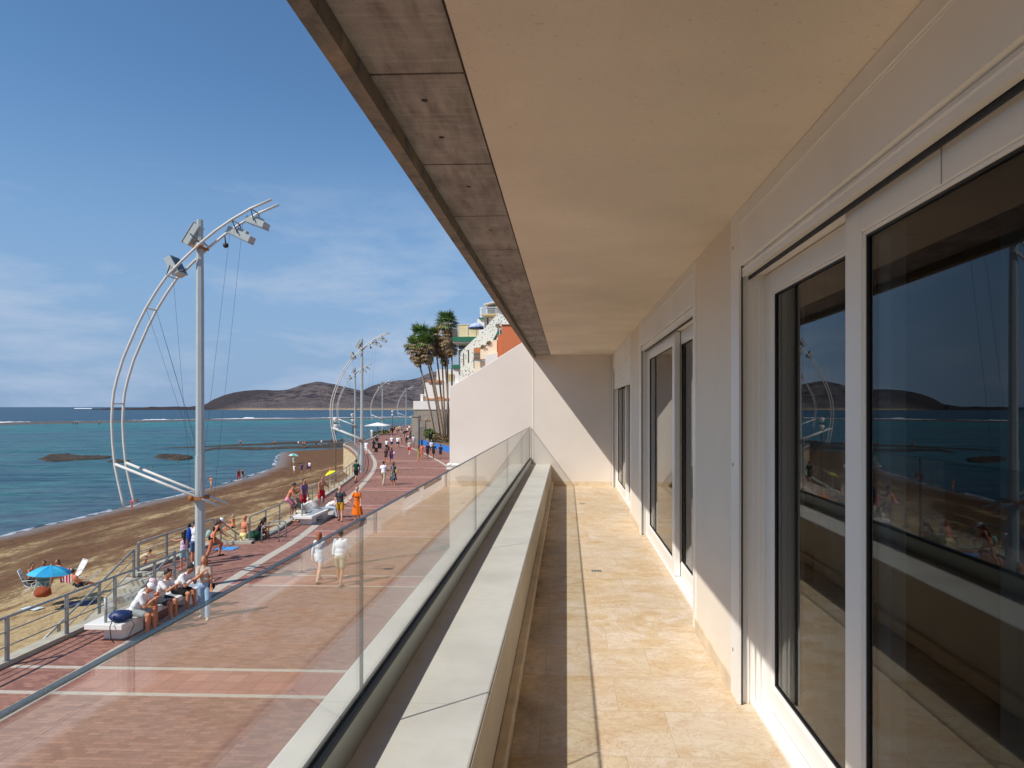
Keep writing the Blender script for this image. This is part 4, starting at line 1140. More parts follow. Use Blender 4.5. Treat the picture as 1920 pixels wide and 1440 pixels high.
P('roof_edge', M_bw, lambda m: pbox(m, 939.5, 992, 606.8, 608.4, D, 5.2, -.1), og)
w_ = P('window_frame', M_white2, lambda m: pbox(m, 935.5, 940.1, 615.5, 627, D, .1, .28), og); P('pane', M_pane_far, lambda m: pbox(m, 936.6, 939.4, 617, 626, D, .05, .25), og, w_)
D = 52
ch = empty('cream_house', W(900, 672, D), 0, 'cream house with rounded stepped terraces below the orange block', 'building')
P('wall', M_cream, lambda m: (ppoly(m, [(900.5,656),(906,652),(911,648.5),(920.5,647),(921.5,641),(924,638.5),(931.8,637),(931.8,903),(914.5,903),(914.5,673),(900.5,673)], D, 4), ppoly(m, [(887, 675), (900, 677), (914, 677), (914, 903), (887, 903)], D, 3, .8)), ch)
P('awning', M_green, lambda m: ppoly(m, [(921.5,640),(925,632),(933,618),(936,617),(936,627),(928,628),(924,640)], D, 1.2, .5), ch)
P('shutter', basic('rust_orange_shutter', (196, 120, 66), .7, .15), lambda m: pbox(m, 888, 900, 651.5, 660.5, D, .3, .4), ch)
P('railing', basic('weathered_wood', (116, 96, 78), .8, .2, 12), lambda m: [pbox(m, 888, 900.2, 662.3+i*2.4, 664.2+i*2.4, D, .12, .35) for i in range(5)], ch)
for q_, (px, py) in enumerate(((906, 650), (917, 643), (934, 611))): P('balcony_plant', M_dry, lambda m: leaf_blob(m, W(px, py, D), .22, 90, random.Random(3+q_), .07), ch)
P('terrace', M_bw, lambda m: ppoly(m, [(914.6,670),(945,661.3),(990,661.3),(990,903),(914.6,903)], D, 3, -1.6), ch)

# white parasol at the end of the promenade
p = G(706, 815.5); um = empty('parasol', p, 0, 'large flat white parasol near the far end of the promenade', 'parasol')
m = MB(); dd = (p-CAM).dot(FW); s = dd/F_
m.prism([(-18*s, -18*s), (23*s, -18*s), (23*s, 18*s), (-18*s, 18*s)], (815.5-798.4)*s-.02, (815.5-797.8)*s)
v = [m.bm.verts.new((x*s, y*s, (815.5-797.6)*s)) for x, y in ((-18,-18),(23,-18),(23,18),(-18,18))]; tp = m.bm.verts.new((2*s, 0, (815.5-792)*s))
for i in range(4): m.bm.faces.new([v[i], v[(i+1)%4], tp])
m.build('canopy', M_bw, um)
m = MB(); m.tube([(2*s,0,0), (2*s,0,(815.5-793)*s)], .06, 6); m.build('pole', M_dark, um)

# beach parasols, chairs
def parasol(loc, rad, h, mat2, lab, tilt=(0,0), panels=8, stripe=None):
    root = empty('beach_parasol', loc, 0, lab, 'parasol', 'beach parasols on the sand')
    M_ = Matrix.Translation((0,0,h)) @ Matrix.Rotation(R(tilt[0]), 4, 'X') @ Matrix.Rotation(R(tilt[1]), 4, 'Y')
    m = MB(); n = panels*4
    prof = [(1, -.30), (.8, -.17), (.5, -.05), (.2, 0.01), (0, .03)]
    rings = []
    for r, z in prof[:-1]:
        rings.append([m.bm.verts.new(M_ @ Vector((rad*r*math.cos(2*math.pi*k/n)*(1-.035*abs(math.sin(math.pi*k/4))), rad*r*math.sin(2*math.pi*k/n)*(1-.035*abs(math.sin(math.pi*k/4))), z*rad*1.15 - .02*abs(math.sin(math.pi*k/4))))) for k in range(n)])
    tp = m.bm.verts.new(M_ @ Vector((0,0,.03)))
    for A, B in zip(rings, rings[1:]):
        for k in range(n):
            f = m.bm.faces.new([A[k], A[(k+1)%n], B[(k+1)%n], B[k]]); f.material_index = (k//4) % 2
    for k in range(n):
        f = m.bm.faces.new([rings[-1][k], rings[-1][(k+1)%n], tp]); f.material_index = (k//4) % 2
    o = m.build('canopy', mat2, root); s_ = o.modifiers.new('t', 'SOLIDIFY'); s_.thickness = .01
    m = MB(); m.tube([(0,0,0), M_ @ Vector((0,0,-.1))], .02, 6); m.tube([M_ @ Vector((0,0,-.1)), M_ @ Vector((0,0,.12))], .015, 6); m.build('pole', M_white2, root)
UZ = -3.0
up = G(95, 1112, UZ); ud = (up-CAM).dot(FW); us = ud/F_
parasol(up, 36*us, (1112-1062)*us, [basic('turquoise_canvas', (30, 150, 200), .7, .05), basic('deeper_turquoise_canvas', (60, 178, 216), .7, .05)], 'turquoise parasol shading the family on the sand at the left', (-3, 4))
yp = W(618, 890, 62); yp.z = sand_z(yp.x, yp.y)
parasol(yp, 10.8*62/F_, CZ-(884-763)/F_*62 - yp.z, [cloth((206, 214, 30)), cloth((216, 222, 50))], 'tilted lime yellow parasol behind the railing', (8, -22))
gp = G(551, 868, -4.6); parasol(gp, .95, 1.7, [cloth((96, 170, 166)), cloth((190, 214, 206))], 'small pale green and white parasol held over the far beach walkers', (0, 6))

def beach_chair(loc, rz, lab, mats, rec=28):
    root = empty('beach_chair', loc, R(rz), lab, 'beach chair', 'folding beach chairs on the sand')
    m = MB(); sr = math.sin(R(rec)); cr_ = math.cos(R(rec))
    for x in (-.27, .27):
        m.tube([(x, .28, 0), (x, -.22, .42), ], .013, 6); m.tube([(x, -.32, 0), (x, .26, .36)], .013, 6)
        m.tube([(x, -.18, .30), (x, -.18-.85*sr, .30+.85*cr_)], .013, 6); m.tube([(x, .26, .60), (x, -.30, .60)], .016, 6); m.tube([(x, .25, .36), (x, .25, .6)], .012, 6)
    m.tube([(-.27, -.18-.85*sr, .30+.85*cr_), (.27, -.18-.85*sr, .30+.85*cr_)], .013, 6)
    m.build('frame', M_white2, root, smooth=True)
    m = MB()
    for i in range(8):
        m.mi = i % 2; t0, t1 = i/8, (i+1)/8
        Mx = Matrix.Translation((0, -.18, .30)) @ Matrix.Rotation(R(rec), 4, 'X')
        m.box(-.25, .25, -.008, .008, t0*.82, t1*.82-.004, Mx)
    m.build('backrest', mats, root)
    m = MB()
    for i in range(5): m.mi = i % 2; m.box(-.25, .25, -.18+i*.09, -.18+i*.09+.085, .30+i*.012, .312+i*.012)
    m.build('seat', mats, root)
tq = [cloth((150, 176, 168)), cloth((128, 134, 132))]
beach_chair(G(76, 1116, UZ), 200, 'striped green and white folding chair in front of the turquoise parasol', tq, 22)
beach_chair(G(137, 1092, UZ), 150, 'white folding chair behind the turquoise parasol', [M_white2, cloth((205, 205, 205))], 28)
beach_chair(G(149, 1108, UZ), 120, 'low dark folding chair right of the turquoise parasol', [cloth((84, 92, 100)), cloth((70, 76, 84))], 50)
beach_chair(G(58, 1110, UZ), -60, 'white folding chair at the left of the turquoise parasol, with a sitter', [M_white2, cloth((180, 200, 205))], 20)
def lump(name, p, r, sc_, mat, lab, cat, sub=3, amp=.25, seed=0):
    m = MB(); m.ball((0, 0, r*sc_[2]*.8), r, sub, sc_)
    for v in m.bm.verts: v.co += v.co.normalized()*noise.noise(v.co*6+Vector((seed, 0, 0)))*r*amp; v.co.z = max(0, v.co.z)
    o = m.build(name, mat, None, smooth=True); o.location = p; return tag(o, lab, cat)
def towel(px, py, w, l, rz, mat, lab, z=UZ):
    p = G(px, py, z); m = MB(); n = 10
    g = [[m.bm.verts.new(((i/n-.5)*w, (j/n-.5)*l, .03+.03*noise.noise(Vector((i*.6, j*.6, px))))) for i in range(n+1)] for j in range(n+1)]
    for j in range(n):
        for i in range(n): m.bm.faces.new([g[j][i], g[j][i+1], g[j+1][i+1], g[j+1][i]])
    o = m.build('towel', mat, None, smooth=True); o.location = (p.x, p.y, sand_z(p.x, p.y)+.02); o.rotation_euler = (0, 0, R(rz)); s_ = o.modifiers.new('t', 'SOLIDIFY'); s_.thickness = .02; tag(o, lab, 'towel', 'towels on the sand')
towel(150, 1106, 1.3, .8, 10, cloth((96, 100, 124)), 'blue grey towel spread right of the parasol group')
towel(61, 1113, .9, .5, -10, cloth((200, 214, 220)), 'pale towel under the striped chair')
lump('beach_bag', G(80, 1119, UZ), .32, (1.2, .8, .8), cloth((150, 74, 48)), 'reddish brown beach bag in front of the striped chair', 'bag')
# red and white towel hanging over a chair back
m = MB()
for i in range(8): m.mi = i % 2; m.box(-.28+i*.07, -.21+i*.07-.002, -.02+.01*(i%3), .0+.01*(i%3), .15, .85)
o = m.build('striped_towel', [cloth((206, 40, 72)), cloth((232, 222, 224))]); o.location = G(124, 1098, UZ); tag(o, 'red and white striped towel hanging beside the turquoise parasol', 'towel')

# backpack on the first bench
bp = Vector((-10.98, 16.42, .46))
root = empty('backpack', bp, R(20), 'dark blue backpack lying on the near end of the first bench', 'backpack')
m = MB(); m.ball((0, 0, .14), .20, 3, (1.35, 1.0, .68))
for v in m.bm.verts: v.co += Vector((v.co.x, v.co.y, v.co.z-.14)).normalized()*(noise.noise(v.co*9)*.035+noise.noise(v.co*24)*.018); v.co.z = max(0.002, v.co.z)
m.build('bag_body', basic('navy_nylon', (24, 46, 92), .5, .25, 8, .3, 20), root, smooth=True)
m = MB(); m.tube([(-.1, -.16, .2), (-.15, -.34, -.02), (-.12, -.36, -.3), (-.05, -.36, -.42)], .013, 6); m.tube([(.22, -.1, .12), (.34, -.2, -.05), (.24, -.32, -.3), (.0, -.36, -.36)], .013, 6); m.build('strap', M_dark, root, smooth=True)
m = MB(); m.ball((-.02, -.15, .13), .09, 2, (1.5, .6, .9)); m.build('pocket', cloth((30, 52, 96)), root, smooth=True)
lump('bag', G(475.5, 1013, 0), .30, (1, .8, .75), cloth((30, 72, 48)), 'dark green bag on the kerb beside the seated dark haired bather', 'bag')
m = MB(); m.box(-.4, .4, -.3, .3, .002, .025); o = m.build('mat', cloth((84, 150, 210))); o.location = G(425, 1029, 0); tag(o, 'small light blue mat at the top of the far beach steps', 'mat')
# ================================================================== PEOPLE
def skin_mat(rgb):
    t = NT('skin'); n_ = t.noise(t.co(), 5, 4)
    c = lin(rgb); t.col(t.mix(n_, tuple(x*.9 for x in c), tuple(min(1, x*1.08) for x in c))); t.set(Roughness=.55)
    t.p.inputs['Specular IOR Level'].default_value = .3; return t.m
SK = {'tan': skin_mat((196, 136, 102)), 'fair': skin_mat((222, 172, 144)), 'brown': skin_mat((164, 104, 74)), 'red': skin_mat((206, 130, 96))}
HAIRC = {'dark': basic('dark_hair', (34, 26, 22), .6, .3, 30), 'brown': basic('brown_hair', (92, 60, 38), .6, .3, 30), 'red': basic('auburn_hair', (150, 82, 42), .6, .3, 30),
         'blond': basic('blond_hair', (132, 98, 60), .6, .3, 30), 'grey': basic('grey_hair', (150, 144, 138), .7, .2, 30)}
def floral():
    t = NT('floral_cloth'); w = t.n('ShaderNodeTexVoronoi'); w.inputs['Scale'].default_value = 13; t.l(t.co(), w.inputs[0])
    t.col(t.mix(t.ramp(w.outputs['Distance'], [(.25, 1.), (.38, 0.)]), lin((24, 32, 54)), lin((206, 208, 196)))); t.set(Roughness=.85); return t.m
def checked(a, b):
    t = NT('checked_cloth'); w = t.n('ShaderNodeTexChecker'); w.inputs['Scale'].default_value = 22; w.inputs['Color1'].default_value = lin(a)+(1,); w.inputs['Color2'].default_value = lin(b)+(1,)
    t.l(t.co(), w.inputs[0]); t.l(w.outputs[0], t.p.inputs['Base Color']); t.set(Roughness=.85); return t.m

PEND = []                                            # temp objects waiting for the remesh
def cap_(m, a, ra, b, rb, sub=2):
    a = Vector(a); b = Vector(b)
    m.ball(a, ra, sub); m.ball(b, rb, sub)
    if (b-a).length > 1e-4: m.tube([a, b], [ra, rb], 12)
def ell(m, c, s, rot=None, sub=3): m.ball(c, 1.0, sub, s, rot)
def pend(m, name, mat, parent, vox, smooth=2, label=None, thick=None):
    me = bpy.data.meshes.new(name); bmesh.ops.recalc_face_normals(m.bm, faces=m.bm.faces); m.bm.to_mesh(me); m.bm.free()
    o = bpy.data.objects.new(name, me); col.objects.link(o); o.parent = parent
    r = o.modifiers.new('r', 'REMESH'); r.mode = 'VOXEL'; r.voxel_size = vox; r.use_smooth_shade = True
    s = o.modifiers.new('s', 'SMOOTH'); s.factor = .5; s.iterations = smooth
    PEND.append((o, mat, name)); return o

POSES = {
 'stand':  dict(legs=(3,2,-3,2), arms=((4,8,10),(4,8,10))),
 'walk':   dict(legs=(24,6,-20,14), arms=((-20,9,12),(22,9,28))),
 'walk2':  dict(legs=(-20,14,24,6), arms=((22,9,28),(-20,9,12))),
 'stroll': dict(legs=(14,4,-13,10), arms=((-10,9,12),(12,9,20))),
 'hip':    dict(legs=(4,2,-4,2), arms=((-15,38,75),(4,8,10))),
 'carry':  dict(legs=(14,4,-13,10), arms=((30,12,85),(10,10,20))),
 'phone':  dict(legs=(4,2,-4,3), arms=((38,10,105),(6,8,20))),
 'mouth':  dict(legs=(12,4,-10,6), arms=((6,8,8),(30,2,132)), hunch=4),
 'eat':    dict(sit=.47, legs=(84,80,80,84), arms=((26,6,112),(22,4,118)), lean=24, hunch=16, head=18),
 'sitrest':dict(sit=.47, legs=(86,78,82,86), arms=((50,10,45),(46,10,50)), lean=30, hunch=16, head=14),
 'drink':  dict(sit=.47, legs=(84,86,80,78), arms=((34,4,100),(50,4,80)), lean=16, hunch=12, head=6),
 'bentsit':dict(sit=.47, legs=(80,100,84,70), arms=((62,6,25),(62,6,30)), lean=46, hunch=22, head=20),
 'ground': dict(sit=.02, legs=(112,98,96,40), arms=((-38,22,6),(60,8,20)), lean=-8, hunch=10, head=8),
 'ground2':dict(sit=.02, legs=(118,110,112,104), arms=((62,8,40),(62,8,45)), lean=18, hunch=16, head=8),
 'lounge': dict(sit=.25, legs=(92,30,94,26), arms=((30,14,50),(28,14,40)), lean=-25, hunch=6, head=8),
 'chair':  dict(sit=.38, legs=(88,70,84,78), arms=((30,12,60),(30,12,60)), lean=6, hunch=8, head=4),
 'rail':   dict(sit=.98, legs=(48,40,40,52), arms=((40,4,95),(20,12,40)), lean=16, hunch=12, head=10),
 'bend':   dict(legs=(6,6,-4,4), arms=((60,8,20),(60,8,20)), lean=72, hunch=25, head=20),
 'stepup': dict(legs=(52,66,-12,8), arms=((20,10,30),(-26,12,20)), lean=16, hunch=12, head=22),
 'squat':  dict(legs=(105,125,100,122), arms=((60,8,30),(60,8,30)), lean=42, hunch=20, head=10),
 'wade':   dict(legs=(10,4,-8,6), arms=((14,30,30),(10,28,30))),
}
NP = [0]
def person(label, pos, face=0, H=1.72, pose='stand', skin='tan', top=None, bottom=None, dress=None, hair=('dark','short'), cap=None, shoes=None,
           fem=False, det=0, group='people walking on the promenade', topk='tee', botk='shorts', extra=None, hand=None, glasses=False, slim=1.0):
    NP[0] += 1
    root = empty('person', pos, R(-face), label, 'person', group)
    S = H/1.75; p = POSES[pose]; lean = R(p.get('lean', 3)); hun = R(p.get('hunch', 3)); hp = R(p.get('head', 2)); legs = p['legs']; arms = p['arms']
    sw = (.143 if fem else .165)*slim; hw = .088
    def V(x, y, z): return Vector((x, y, z))
    def dy(a): return V(0, math.sin(a), -math.cos(a))
    sit = p.get('sit')
    LT, LS = .44, .42
    low = max(LT*math.cos(R(legs[i*2])) + LS*math.cos(R(legs[i*2]-legs[i*2+1])) for i in (0, 1))
    hz = (sit/S + .10) if sit is not None else low + .075
    O = V(0, 0, hz)
    up1 = V(0, math.sin(lean), math.cos(lean)); up2 = V(0, math.sin(lean+hun), math.cos(lean+hun))
    waist = O + up1*.16; chest = waist + up2*.20; shc = waist + up2*.335; nk = waist + up2*.40
    hl = (lean+hun)*.45 + hp; uph = V(0, math.sin(hl), math.cos(hl)); hd = nk + up2*.03 + uph*.135
    J = {}
    for i, s in ((0, -1), (1, 1)):
        h = O + V(s*hw, 0, -.01); t_ = R(legs[i*2]); kk = R(legs[i*2+1]); k = h + dy(t_)*LT + V(s*.015, 0, 0); a = k + dy(t_-kk)*LS
        ft = R(12 if sit is None else 8)
        pitch = min(0, t_-kk+.25) if sit is None else 0
        toe = a + V(s*.03, .17*math.cos(pitch), -.045 + .17*math.sin(pitch)*.8); heel = a + V(0, -.04, -.045)
        J['leg', i] = (h, k, a, toe, heel)
        sh = shc + V(s*sw, 0, 0); f, b, e = (R(q) for q in arms[i])
        el = sh + V(s*math.sin(b), math.cos(b)*math.sin(f), -math.cos(b)*math.cos(f))*.285
        b2 = b - e*.35 if e > .6 else b*.4
        wr = el + V(s*math.sin(b2), math.cos(b2)*math.sin(f+e), -math.cos(b2)*math.cos(f+e))*.25
        hnd = wr + (wr-el).normalized()*.085
        J['arm', i] = (sh, el, wr, hnd)
    if extra: extra(J, V)
    g = lambda v: v*S
    vb = (.030, .016, .0085)[det]; vc = (.030, .016, .0105)[det]
    if H < 1.3 and det < 2: vb *= .8; vc *= .8
    rl1 = Matrix.Rotation(-lean, 3, 'X'); rl2 = Matrix.Rotation(-(lean+hun), 3, 'X'); rh = Matrix.Rotation(-hl, 3, 'X')
    # ---- body
    m = MB(); q = 1.0
    E_ = lambda mm, c, s_, rt: ell(mm, g(c), tuple(x*S for x in s_), rt, 2)
    E_(m, O, (.168 if fem else .158, .115, .115), rl1); E_(m, O+up1*.10, (.138*slim, .104, .13), rl1); E_(m, chest, ((.148 if fem else .168)*slim, .116, .165), rl2)
    E_(m, waist, (.115 if fem else .135, .09, .12), rl1)
    if sit is None or True:
        for s in (-1, 1): E_(m, O + V(s*.07, -.045, -.03), (.082, .078, .085), rl1)
    cap_(m, g(shc+V(-sw+.02,0,0)), .058*S, g(shc+V(sw-.02,0,0)), .058*S)
    cap_(m, g(shc+up2*.03), .056*S, g(hd - uph*.06), .050*S)
    for i in (0, 1):
        h, k, a, toe, heel = J['leg', i]; cap_(m, g(h), .096*S*(1.06 if fem else 1), g(k), .060*S); cap_(m, g(k), .057*S, g(k.lerp(a, .35)-V(0,.012,0)), .058*S); cap_(m, g(k.lerp(a, .35)-V(0,.012,0)), .058*S, g(a), .038*S)
        cap_(m, g(heel), .034*S, g(toe), .028*S); cap_(m, g(a), .034*S, g(heel), .034*S)
        sh, el, wr, hn = J['arm', i]; s = -1 if i == 0 else 1
        cap_(m, g(sh), .050*S*(.92 if fem else 1), g(el), .041*S); cap_(m, g(el), .042*S, g(wr), .027*S)
        d = (wr-el).normalized()
        if det == 2:
            sd = d.cross(V(0,0,1) if abs(d.z) < .8 else V(0,1,0)).normalized(); nr = sd.cross(d).normalized()
            if nr.y < 0: nr = -nr
            pc = wr + d*.05; cap_(m, g(wr+d*.01-sd*.012), .021*S, g(wr+d*.07-sd*.022), .017*S); cap_(m, g(wr+d*.01+sd*.012), .021*S, g(wr+d*.07+sd*.022), .017*S); cap_(m, g(wr+d*.02), .02*S, g(wr+d*.075), .018*S)
            for fi in range(4):
                o_ = (-.032, -.011, .011, .031)[fi]; ln = (.034, .042, .040, .030)[fi]
                b0 = wr + d*.078 + sd*o_; b1_ = b0 + (d*.9+nr*.35).normalized()*ln; b2_ = b1_ + (d*.6+nr*.8).normalized()*ln*.8
                cap_(m, g(b0), .0105*S, g(b1_), .0098*S, 1); cap_(m, g(b1_), .0098*S, g(b2_), .009*S, 1)
            tb = wr + d*.03 + sd*s*.028; cap_(m, g(tb), .0125*S, g(tb + (d*.7+sd*s*.6+nr*.5).normalized()*.038), .011*S, 1)
        else:
            cap_(m, g(wr), .026*S, g(hn), .022*S)
    E_(m, hd, (.080, .099, .117), rh); E_(m, hd + rh @ V(0, .028, -.058), (.052, .058, .058), rh)
    E_(m, hd + rh @ V(0, .098, -.012), (.013, .020, .024), rh)
    for s in (-1, 1): E_(m, hd + rh @ V(s*.075, -.005, -.012), (.012, .02, .03), rh)
    pend(m, 'body', SK[skin], root, vb)
    # ---- clothes
    if top or (dress and topk != 'none'):
        c_ = top or dress; mm = MB(); o_ = .014
        E_(mm, chest, ((.148 if fem else .168)*slim+o_, .116+o_, .165+o_), rl2); E_(mm, waist, (.142*slim+.01+o_, .106+o_+.006, .15), rl1)
        if topk != 'crop' and topk != 'bra': E_(mm, O+up1*.055, (.162+o_, .118+o_, .118), rl1)
        if fem:
            for s in (-1, 1): E_(mm, chest + rl2 @ V(s*.062, .085, .005), (.06, .05, .058), rl2)
        if topk in ('tee', 'long', 'crop'):
            cap_(mm, g(shc+V(-sw+.02,0,-.008)), .062*S, g(shc+V(sw-.02,0,-.008)), .062*S); cap_(mm, g(shc), .072*S, g(shc+up2*.05), .062*S)
        else:
            for s in (-1, 1): cap_(mm, g(shc+V(s*sw*.55,0,.0)), .06*S, g(chest), .08*S)
        if topk == 'bra':
            mm.bm.free(); mm = MB(); cap_(mm, g(chest+V(-.05,.03,.0)), .105*S, g(chest+V(.05,.03,.0)), .105*S); cap_(mm, g(chest+V(-.03,-.02,.0)), .115*S, g(chest+V(.03,-.02,.0)), .115*S)
        for i in (0, 1):
            sh, el, wr, hn = J['arm', i]
            if topk == 'tee' or topk == 'crop': cap_(mm, g(sh), .069*S*(.96 if fem else 1), g(sh.lerp(el, .62)), .062*S); cap_(mm, g(sh.lerp(chest, .25)), .075*S, g(chest), .10*S)
            if topk == 'long': cap_(mm, g(sh), .069*S, g(el), .058*S); cap_(mm, g(sh.lerp(chest, .25)), .075*S, g(chest), .10*S); cap_(mm, g(el), .058*S, g(el.lerp(wr, .55)), .052*S)
        if topk == 'loose' or (topk == 'long' and fem): cap_(mm, g(O+up1*.12), .13*S, g(O-V(0,0,.08)), .15*S)
        pend(mm, 'dress' if dress else 'shirt', c_ if not isinstance(c_, tuple) else cloth(c_), root, vc)
    if dress:
        mm = MB(); ln = botk if isinstance(botk, (int, float)) else .55
        zt = g(waist).z; zb = g(O).z - ln*S
        n = 18; wb = .30 if ln > .5 else .22
        rr = []
        for z_, a_, b_ in ((zt, .135, .11), (g(O).z, .175, .14), ((g(O).z+zb)/2, (.175+wb)/2, (.14+wb*.85)/2), (zb, wb, wb*.85)):
            rr.append([mm.bm.verts.new((math.cos(2*math.pi*k/n)*a_*S*(1+.05*math.cos(k*2.7)), math.sin(2*math.pi*k/n)*b_*S*(1+.05*math.cos(k*2.7)), z_)) for k in range(n)])
        for A, B in zip(rr, rr[1:]):
            for k in range(n): mm.bm.faces.new([A[k], A[(k+1)%n], B[(k+1)%n], B[k]])
        mm.bm.faces.new(rr[0][::-1]); mm.bm.faces.new(rr[-1])
        pend(mm, 'skirt', dress if not isinstance(dress, tuple) else cloth(dress), root, vc)
    if bottom:
        mm = MB(); E_(mm, O+up1*.0, (.168+.014, .118+.014, .134), rl1); E_(mm, O+up1*.08, (.14+.012, .105, .07), rl1)
        for s in (-1, 1): E_(mm, O + V(s*.07, -.045, -.03), (.094, .092, .092), rl1)
        for i in (0, 1):
            h, k, a, toe, heel = J['leg', i]
            if botk == 'shorts': cap_(mm, g(h), .110*S, g(h.lerp(k, .72)), .092*S)
            if botk == 'short': cap_(mm, g(h), .102*S, g(h.lerp(k, .36)), .094*S)
            if botk == 'trousers': cap_(mm, g(h), .108*S, g(k), .076*S); cap_(mm, g(k), .076*S, g(a+V(0,0,.01)), .068*S)
        if botk == 'briefs':
            mm.bm.free(); mm = MB(); E_(mm, O+V(0,-.010,-.01), (.200, .145, .096), rl1)
            for s in (-1, 1): E_(mm, O + V(s*.075, -.045, -.035), (.100, .104, .090), rl1)
        pend(mm, {'trousers':'trousers','briefs':'swimsuit'}.get(botk, 'shorts'), bottom if not isinstance(bottom, tuple) else cloth(bottom), root, vc)
    if shoes:
        for i in (0, 1):
            h, k, a, toe, heel = J['leg', i]; mm = MB(); cap_(mm, g(heel+V(0,0,.002)), .042*S, g(toe+V(0,0,.002)), .036*S); pend(mm, 'shoe', cloth(shoes), root, max(vc*.8, .012))
    # ---- hair and hats
    hc, hs_ = hair
    if hs_ != 'bald':
        mm = MB(); E_(mm, hd + rh @ V(0, -.030, .026), (.090, .094, .110), rh)
        if hs_ in ('long', 'mid'):
            E_(mm, hd + rh @ V(0, -.05, -.05), (.085, .07, .11), rh); bk = hd + rh @ V(0, -.07, -.04); cap_(mm, g(bk), .07*S, g(shc - rl2 @ V(0, .085, .02 + (.16 if hs_ == 'long' else -.03))), .05*S)
            for s in (-1, 1): cap_(mm, g(hd + rh @ V(s*.07, -.02, 0)), .028*S, g(hd + rh @ V(s*.075, -.03, -.13)), .026*S)
        if hs_ == 'bun': E_(mm, hd + rh @ V(0, -.06, .09), (.045, .045, .045), rh)
        if hs_ == 'curly':
            rr = random.Random(NP[0])
            for _ in range(14): E_(mm, hd + rh @ V(rr.uniform(-.06,.06), rr.uniform(-.08,.04), rr.uniform(.03,.12)), (.03,.03,.03), rh)
        pend(mm, 'hair', HAIRC[hc], root, min(vc, .022) if det == 0 else .011, 1)
    if cap:
        mm = MB(); E_(mm, hd + rh @ V(0, -.008, .048), (.098, .112, .090), rh); cap_(mm, g(hd + rh @ V(-.03, .09, .045)), .022*S, g(hd + rh @ V(.03, .09, .045)), .022*S); cap_(mm, g(hd + rh @ V(0, .08, .05)), .03*S, g(hd + rh @ V(0, .15, .032)), .018*S)
        pend(mm, 'cap', cloth(cap), root, min(vc, .02) if det == 0 else .010, 1)
    if det == 2:
        for s in (-1, 1):
            mm = MB(); mm.ball(g(hd + rh @ V(s*.030, .083, .004)), .0085*S, 1); mm.build('eye', M_dark, root, smooth=True)
        mm = MB(); mm.ball(g(hd + rh @ V(0, .080, -.062)), 1, 1, (.020, .010, .006)); mm.build('mouth', cloth((150, 84, 76)), root, smooth=True)
    if glasses:
        mm = MB(); 
        for s in (-1, 1): mm.ball(g(hd + rh @ V(s*.033, .088, .006)), 1, 2, (.030, .014, .022))
        mm.box(-.08, .08, g(hd).y+.07, g(hd).y+.078, g(hd).z+.005, g(hd).z+.012); mm.build('sunglasses', M_dark, root, smooth=True)
    root['_S'] = S
    return root, J, S, g
def add_bag(root, c, sc_, rgb, name='bag', strap=None):
    m = MB(); m.ball(c, 1.0, 2, sc_); 
    if strap: m.tube(strap, .008, 5)
    m.build(name, cloth(rgb), root, smooth=True)

# every person: pixel of the feet, standing level
def on(px, py, z=0.0): return G(px, py, z)
GB = 'people sitting on the first bench'; GG = 'young people around the second bench'; GS = 'people on the beach'; GW = 'bathers in the water'; GF = 'far crowd at the end of the promenade'
W_ = (232, 232, 230)
# --- first bench
person('man in white cap and grey shorts eating on the near bench end', (-10.98, 16.95, 0), 92, 1.78, 'eat', 'tan', W_, (150, 158, 156), hair=('brown','short'), cap=(236,236,234), shoes=(60,60,64), det=2, group=GB)
person('man in pale pink cap and patterned shorts beside the white cap man', (-11.22, 17.45, 0), 96, 1.76, 'eat', 'red', (226,222,216), checked((206, 140, 60), (220, 196, 130)), hair=('brown','short'), cap=(226,196,200), shoes=(190,170,150), det=2, group=GB)
person('dark haired man in dark grey shorts drinking in the middle of the bench', (-11.02, 18.05, 0), 98, 1.78, 'drink', 'tan', W_, (62, 66, 74), hair=('dark','curly'), shoes=(220,220,220), det=2, group=GB)
person('dark haired man in black shorts at the far end of the first bench', (-11.06, 19.0, 0), 98, 1.80, 'eat', 'tan', W_, (26, 27, 32), hair=('dark','curly'), shoes=(230,230,230), det=2, group=GB)
r_, J, S, g = person('woman in beige crop top and light blue jeans standing beside the first bench', on(384, 1158), 165, 1.70, 'mouth', 'tan', (196, 178, 158), (150, 180, 204), hair=('blond','long'), fem=True, det=2, topk='crop', botk='trousers', shoes=(214,200,180), group='people standing by the first bench')
add_bag(r_, (-.17, .06, .86), (.11, .05, .11), (28, 34, 40), 'round_bag', [(-.17, .03, .95), (-.05, .1, 1.3), (.12, .02, 1.42)])
# --- landing behind the mast
person('small girl in pink sleeveless top and black cap pointing over the railing', on(345, 1068), -50, 1.30, 'stand', 'tan', (222, 190, 206), (150, 180, 190), hair=('dark','long'), cap=(30,30,36), fem=True, det=1, topk='tank', group='family behind the nearest mast', extra=lambda J, V: J.__setitem__(('arm', 0), (J['arm',0][0], J['arm',0][0]+V(-.12,.24,-.05), J['arm',0][0]+V(-.2,.46,-.02), J['arm',0][0]+V(-.24,.54,-.02))))
r_, J, S, g = person('boy in white tee and denim shorts with blue towel behind the mast', on(366, 1060), -20, 1.62, 'stand', 'tan', (232,232,232), (74, 104, 140), hair=('dark','short'), det=1, group='family behind the nearest mast')
add_bag(r_, (-.2, .0, 1.12), (.09, .09, .28), (30, 72, 168), 'towel')
person('child in dark swimwear between the girl and the boy behind the mast', on(355, 1050), -30, 1.35, 'stand', 'brown', (34, 40, 44), (30, 52, 50), hair=('dark','short'), det=1, group='family behind the nearest mast')
